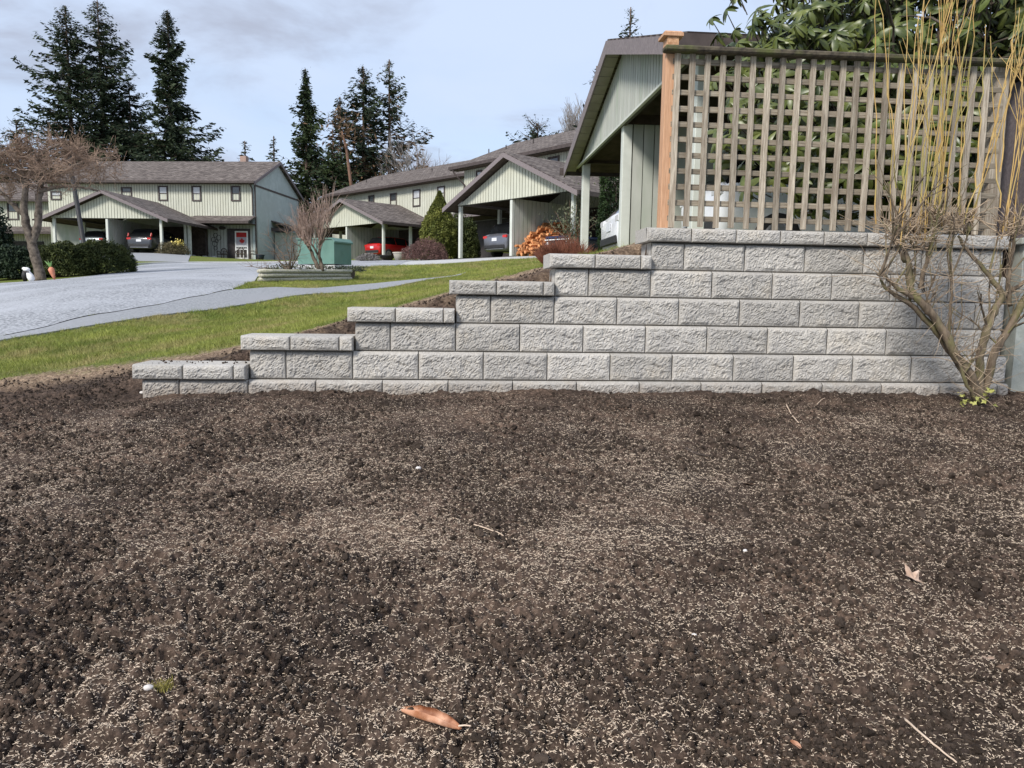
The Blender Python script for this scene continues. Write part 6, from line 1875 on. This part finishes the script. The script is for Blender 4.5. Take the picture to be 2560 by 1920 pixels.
# tangled bare tree at the left, limbs traced
tb = Pg(103, 700, 28.5)
M_TANGLE = pm('tangled_twig', (.12, .075, .052), (.38, .27, .20), scale=1.2, rough=.9, world=True)
tt = thing('tangled_tree', 'old bare tree with a flat tangled brown crown and forked trunk beside the road', 'tree', tb)
def TP(px, py, dy=0): return P(px, py, 28.5 + dy)
trunks = [([(103, 705), (92, 655), (78, 605), (66, 560), (60, 515), (63, 470), (70, 440)], [.20, .17, .155, .14, .12, .10, .08]),
          ([(80, 610), (93, 570), (96, 530), (98, 490), (104, 455), (112, 430)], [.13, .13, .125, .11, .09, .07]),
          ([(62, 540), (40, 520), (20, 500), (0, 480), (-20, 470)], [.09, .085, .07, .06, .05]),
          ([(98, 480), (130, 470), (170, 465), (215, 470), (245, 478)], [.08, .07, .055, .045, .03]),
          ([(66, 460), (40, 440), (10, 425), (-20, 400)], [.08, .06, .05, .04]),
          ([(104, 460), (140, 435), (185, 415), (235, 400), (275, 395)], [.07, .06, .05, .04, .025]),
          ([(70, 445), (85, 410), (110, 380), (150, 360)], [.07, .055, .045, .03]),
          ([(65, 450), (45, 410), (40, 370), (60, 345)], [.06, .05, .04, .025])]
lines = []
tr_ = random.Random(41); sr.seed(41)
for pts, rads in trunks:
    q, r2 = jitter_line([TP(a, b, tr_.uniform(-.3, .3) if i > 2 else 0) for i, (a, b) in enumerate(pts)], rads, 4, .02)
    MB().tube(q, r2, 8).build('trunk' if rads[0] > .12 else 'limb', M_GREYBARK, tt, True, True); lines.append(q)
tw = []
def in_crown(p):
    # flat umbrella: px -30..285, py 345..480
    v = p - CAM; k = v.dot(_f); px = CX + v.dot(_r) / k * F_PX; py = CY - v.dot(_u) / k * F_PX
    nz_ = 16 * math.sin(px * .09) + 12 * math.sin(px * .23 + 1) + 9 * math.sin(px * .41 + p.y * 3)
    return px < 298 + nz_ - max(0, py - 470) * .3 and 346 + nz_ + .00095 * (px - 120) ** 2 < py < 484 + nz_
for i in range(560):
    q = tr_.choice(lines[1:]); k = tr_.randrange(len(q) // 2, len(q)); p = Vector(q[k])
    if i > 60 and tw:
        p = Vector(tr_.choice(tw[-2600:])[1])
    d = Vector((tr_.uniform(-1, 1.2), tr_.uniform(-.9, .9), tr_.uniform(-.35, .55))).normalized()
    L = tr_.uniform(.5, 1.3); n = 8; rad = tr_.uniform(.008, .02)
    for s in range(n):
        e = p + d * (L / n)
        if not in_crown(e) or abs(e.y - 28.5) > 1.9:
            d = (d * -.3 + Vector((tr_.uniform(-.6, .6), (28.5 - e.y) * .3, tr_.uniform(-.2, .7)))).normalized(); e = p + d * (L / n)
            if not in_crown(e): break
        tw.append((tuple(p), tuple(e), rad * (1 - .6 * s / n), rad * (1 - .6 * (s + 1) / n)))
        if tr_.random() < .6:
            d3 = (d + Vector((tr_.uniform(-1, 1), tr_.uniform(-1, 1), tr_.uniform(-.8, 1)))).normalized(); e3 = e
            for g in range(3):
                f3 = e3 + d3 * tr_.uniform(.09, .22); tw.append((tuple(e3), tuple(f3), .008, .005)); e3 = f3
                d3 = (d3 + Vector((tr_.uniform(-.9, .9), tr_.uniform(-.9, .9), tr_.uniform(-.9, .9)))).normalized()
        p = e; d = (d + Vector((tr_.uniform(-.55, .55), tr_.uniform(-.5, .5), tr_.uniform(-.5, .5)))).normalized()
tag(segs_part('tangled_twigs', tw, M_TANGLE, tt, 3), kind='stuff')

# multi-stem bare shrub in the log planter
ps = Pg(803, 678, 21.6); ps.z += .18
M_MSTEM = pm('dark_stem', (.07, .05, .035), (.19, .15, .11), scale=9, rough=.9, world=True)
M_PTWIG = pm('pinkish_twig', (.24, .165, .13), (.42, .31, .26), scale=3, rough=.85, world=True)
msh = thing('bare_shrub', 'bare vase-shaped shrub with pinkish twigs in the log planter', 'shrub', ps)
def MP(px, py, dy=0): return P(px, py, 21.6 + dy)
ml = [([(798, 676), (785, 648), (776, 625), (767, 612), (756, 598), (748, 588)], [.055, .05, .045, .035, .028, .02]),
      ([(776, 625), (770, 600), (768, 585)], [.035, .025, .018]), ([(772, 618), (762, 600), (765, 590)], [.03, .02, .015]),
      ([(806, 678), (802, 655), (798, 640), (800, 615), (803, 600), (800, 575)], [.06, .055, .045, .04, .03, .02]),
      ([(798, 640), (788, 625), (778, 610), (772, 598)], [.03, .028, .022, .016]),
      ([(802, 610), (812, 590), (820, 560), (822, 535)], [.03, .02, .016, .012]), ([(800, 600), (795, 570), (796, 545)], [.025, .018, .012])]
mtips = []
for pts, rads in ml:
    q, r2 = jitter_line([MP(a, b, random.uniform(-.1, .1)) for a, b in pts], rads, 3, .012)
    MB().tube(q, r2, 7).build('stem', M_MSTEM, msh, True, True); mtips += q[len(q) // 2:]
ts = []
mr_ = random.Random(8)
for i in range(330):
    p = Vector(mr_.choice(mtips)) + Vector((mr_.uniform(-.05, .05), mr_.uniform(-.1, .1), 0))
    lx = (p.x - ps.x)
    d = Vector((lx * .35 + mr_.gauss(0, .28), mr_.gauss(0, .25), 1)).normalized()
    pe, de = wander(p, d, mr_.uniform(.35, .95), .008, .003, 7, .12, ts, .03, mr_)
    if mr_.random() < .7: wander(pe - de * .2, (de + Vector((mr_.uniform(-.7, .7), mr_.uniform(-.5, .5), 0))).normalized(), mr_.uniform(.15, .4), .004, .002, 4, .15, ts, .02, mr_)
tag(segs_part('twigs', ts, M_PTWIG, msh, 4), kind='stuff')
# scraggly shrub at the planter's left end
sg = Pg(722, 676, 20.8); sg.z += .15
ssh = thing('bare_shrub', 'scraggly bare shrub with arching reddish shoots at the left of the log planter', 'shrub', sg)
ss = []
for (pts) in [[(726, 672), (722, 640), (716, 610), (718, 580)], [(728, 672), (735, 640), (730, 600), (712, 575)], [(724, 674), (708, 640), (690, 615), (672, 590)], [(720, 675), (700, 655), (685, 625)], [(726, 670), (730, 620), (728, 570), (700, 560)], [(690, 676), (668, 672), (640, 668), (627, 664)], [(722, 676), (745, 640), (752, 618), (742, 612)]]:
    q, r2 = jitter_line([P(a, b, 20.8 + random.uniform(-.15, .15)) for a, b in pts], [.018, .014, .010, .006][:len(pts)], 4, .02)
    MB().tube(q, r2, 6).build('stem', M_MSTEM, ssh, True, True)
    for j in range(22):
        p = mr_.choice(q); wander(Vector(p), Vector((mr_.uniform(-1, 1), mr_.uniform(-.6, .6), mr_.uniform(-.1, 1))).normalized(), mr_.uniform(.15, .5), .005, .002, 5, .22, ss, .04, mr_)
tag(segs_part('twigs', ss, M_BRTWIG, ssh, 4), kind='stuff')
# low plants in the bed
M_LOWG = foliage_mat('low_bed_plants', (.05, .06, .035), (.13, .14, .085), 6)
bp_ = thing('bed_plants', 'low grey green winter plants along the log planter', 'plants', (l0.x + 1, l0.y + .5, gl + .2))
n = 1500
u_ = rng.random(n); v_ = rng.random(n)
xs_ = l0.x + (l1.x - l0.x) * u_ * 1.12; ys_ = l0.y + .35 + (l1.y - l0.y) * u_ + 1.3 * v_
cl = fbm2(xs_ * 3, ys_ * 3, 2, 3) > -.1
C = np.c_[xs_, ys_, H(xs_, ys_) + .22 + .16 * rng.random(n)][cl]
cloud_part('foliage', C, .07, .5, M_LOWG, bp_)

# leafy masses
def leaf_mound(name, label, cat, c, rad, n, size, mat, seed, aspect=.5, shell=.55, group=None, stem=True, flat=0.0, cone=None):
    r = np.random.default_rng(seed)
    base = Vector((c[0], c[1], Hs(c[0], c[1])))
    t = thing(name, label, cat, base, group=group)
    v = unit(n, r); v[:, 2] = np.abs(v[:, 2]) if cone is None else v[:, 2]
    s = shell + (1 - shell) * r.random(n) ** .5
    bump_ = 1 + .13 * vnoise2(v[:, 0] * 3.1 + seed, v[:, 1] * 3.1 + v[:, 2] * 4.3, seed) + .08 * vnoise2(v[:, 0] * 8 + seed, v[:, 2] * 8 + v[:, 1] * 6, seed + 1)
    if cone is None:
        C = np.stack([v[:, 0] * rad[0], v[:, 1] * rad[1], np.abs(v[:, 2]) ** (.75 if flat else 1) * rad[2]], 1) * (s * bump_)[:, None]
    else:                                                       # cone: profile list (height fraction, radius fraction)
        h = r.random(n) ** 1.25; a = r.random(n) * 6.283
        rr_ = np.interp(h, [q[0] for q in cone], [q[1] for q in cone]) * s * (1 + .12 * vnoise2(a * 2.2 + seed, h * 7, seed) + .08 * vnoise2(a * 5 + seed, h * 17, seed + 2))
        C = np.stack([np.cos(a) * rr_ * rad[0], np.sin(a) * rr_ * rad[1], h * rad[2]], 1); v = np.stack([np.cos(a), np.sin(a), .5 + 0 * a], 1)
    C = C + np.array(base) + np.array([0, 0, .03])
    cloud_part('foliage', C, size, aspect, mat, t, v, .35, r)
    if stem:
        sg_ = []
        for k in range(14):
            q = Vector(C[r.integers(n)]); b = base + Vector((r.normal() * rad[0] * .12, r.normal() * rad[1] * .12, -.05)); sg_.append((tuple(b), tuple(b.lerp(q, .85)), .03, .01))
        segs_part('stems', sg_, M_DBARK, t, 4)
    # dark inner mass so the mound is not see-through
    return t
M_HEDGE = foliage_mat('hedge_foliage', (.020, .032, .009), (.085, .10, .028), 3.5, c3=(.035, .045, .014), s3=1.2)
M_LAUREL = foliage_mat('dark_laurel', (.010, .020, .012), (.035, .055, .028), 3.0)
M_YEW = foliage_mat('yew_foliage', (.008, .020, .007), (.03, .055, .016), 3)
M_GOLD = foliage_mat('golden_cypress', (.06, .075, .012), (.19, .20, .045), 2.6, c3=(.11, .125, .03), s3=1.4)
M_RED = foliage_mat('red_twig_foliage', (.10, .035, .022), (.24, .095, .06), 7)
M_PURP = foliage_mat('purple_brown_foliage', (.085, .045, .04), (.20, .115, .10), 5)
M_GREYF = foliage_mat('lavender_grey', (.15, .14, .13), (.28, .26, .25), 6)
M_OLIVE = foliage_mat('olive_shrub', (.025, .038, .010), (.085, .10, .03), 3)
def ctr(px, Y): p = P(px, 680, Y); return (p.x, p.y)
def hedge_c(px, Y): return ctr(px, Y)
leaf_mound('hedge', 'clipped dark evergreen hedge mound beside the road', 'hedge', hedge_c(248, 32.0), (1.35, 1.0, 1.30), 17000, .11, M_HEDGE, 51, .35, .72, flat=1)
leaf_mound('hedge', 'clipped dark evergreen hedge mound under the tangled tree', 'hedge', hedge_c(165, 31.3), (1.35, 1.0, 1.28), 16000, .11, M_HEDGE, 52, .35, .72, flat=1)
leaf_mound('evergreen_shrub', 'dark broadleaf evergreen shrub left of the forked trunk', 'shrub', hedge_c(40, 31.0), (1.3, 1.0, 1.25), 9000, .13, M_LAUREL, 53, .5, .5)
leaf_mound('evergreen_shrub', 'tall dark evergreen at the road edge left of the tangled tree', 'shrub', hedge_c(-22, 33.0), (1.0, 1.0, 3.1), 9000, .15, M_LAUREL, 54, .5, .5)
leaf_mound('golden_cypress', 'tall conical yellow green cypress between the two carports', 'shrub', hedge_c(1098, 40.0), (1.08, 1.08, 3.45), 26000, .12, M_GOLD, 55, .5, .82, cone=[(0, .80), (.15, 1.0), (.35, .97), (.55, .74), (.75, .42), (.9, .18), (1, .02)])
leaf_mound('maple_mound', 'dome-shaped purple brown weeping maple beside the cypress', 'shrub', hedge_c(1064, 37.5), (1.12, .9, 1.02), 9000, .12, M_PURP, 56, .16, .5)
leaf_mound('yew', 'dark columnar yew beyond the near carport', 'shrub', (2.52, 19.6), (.40, .40, 3.6), 14000, .10, M_YEW, 57, .3, .6, cone=[(0, .85), (.2, 1.0), (.8, .95), (.93, .6), (1, .2)])
leaf_mound('evergreen_shrub', 'olive green shrub inside the left bay beside the grey SUV', 'shrub', (P(1166, 640, 40.5).x, 40.5), (.75, .75, 2.05), 9000, .12, M_OLIVE, 58, .4, .5)
leaf_mound('evergreen_shrub', 'low dark shrub behind the left carport post of the firewood house', 'shrub', (P(1148, 640, 41.8).x, 41.8), (.7, .7, 2.5), 6000, .12, M_OLIVE, 59, .4, .5)
leaf_mound('lavender', 'grey lavender clump in front of the red car carport', 'shrub', hedge_c(920, 45.5), (.75, .5, .42), 2600, .09, M_GREYF, 60, .3, .4)
leaf_mound('flowering_shrub', 'brown winter shrub with yellow flowers beside the patio rocks', 'shrub', (at(HA, plane_uv(HA, 437, 640, -6.4)[0], -6.4).x, at(HA, 0, -6.4).y), (1.1, .7, .85), 5000, .10, foliage_mat('winter_shrub', (.06, .055, .025), (.17, .14, .075), 4), 61, .3, .4)
p = at(HA, plane_uv(HA, 445, 620, -6.7)[0], -6.7); p.z = Hs(p.x, p.y) + .75
yf_ = thing('yellow_flowers', 'cluster of pale yellow flowers on the winter shrub', 'flowers', (p.x, p.y, Hs(p.x, p.y)))
cloud_part('petals', np.array(p) + rng.normal(size=(160, 3)) * np.array([.22, .12, .12]), .11, .9, pm('yellow_petal', (.62, .50, .10), (.75, .64, .25), scale=9, rough=.6), yf_)
# red twiggy bush behind the steps
def twig_bush(name, label, c, rad, h, n, mat, seed, fan=.9):
    r = random.Random(seed); base = Vector((c[0], c[1], Hs(c[0], c[1]))); t = thing(name, label, 'shrub', base); sg_ = []
    for i in range(n):
        a = r.uniform(0, 6.28); q = r.random() ** .6
        p = base + Vector((math.cos(a) * q * rad * .45, math.sin(a) * q * rad * .45, -.02))
        d = Vector((math.cos(a) * q * fan, math.sin(a) * q * fan, 1)).normalized()
        pe, de = wander(p, d, h * r.uniform(.65, 1.05) * (1 - .18 * q), .006, .0025, 6, .07, sg_, .0, r)
        for k in range(2): wander(pe - de * r.uniform(.05, .3) * h, (de + Vector((r.uniform(-.6, .6), r.uniform(-.6, .6), 0))).normalized(), h * .3, .0035, .0018, 3, .1, sg_, 0, r)
    tag(segs_part('twigs', sg_, mat, t, 3), kind='stuff'); return t
twig_bush('red_twig_bush', 'dense rounded red-brown twiggy bush behind the stepped wall', (P(1408, 660, 12.2).x, 12.2), .33, .60, 800, M_REDTWIG, 71)
# vine on carport C's right post
vp = at(HC, c1.x + .15, yfC + .1); vp.z = Hs(vp.x, vp.y)
vt = thing('climbing_vine', 'sparse climbing vine on the right post of the firewood carport', 'vine', vp)
vs_ = []; vr = random.Random(5)
for i in range(14):
    wander(vp + Vector((vr.uniform(-.3, .3), vr.uniform(-.2, .2), vr.uniform(0, .8))), Vector((vr.uniform(-.3, .3), vr.uniform(-.2, .2), 1)).normalized(), vr.uniform(1.2, 2.4), .018, .006, 12, .22, vs_, .02, vr)
segs_part('stems', vs_, M_BRTWIG, vt, 4)
C = np.array([np.array(vs_[vr.randrange(len(vs_))][1]) + rng.normal(size=3) * .16 for _ in range(1300)])
cloud_part('foliage', C, .10, .6, foliage_mat('vine_leaf', (.04, .05, .024), (.17, .18, .11), 5), vt)
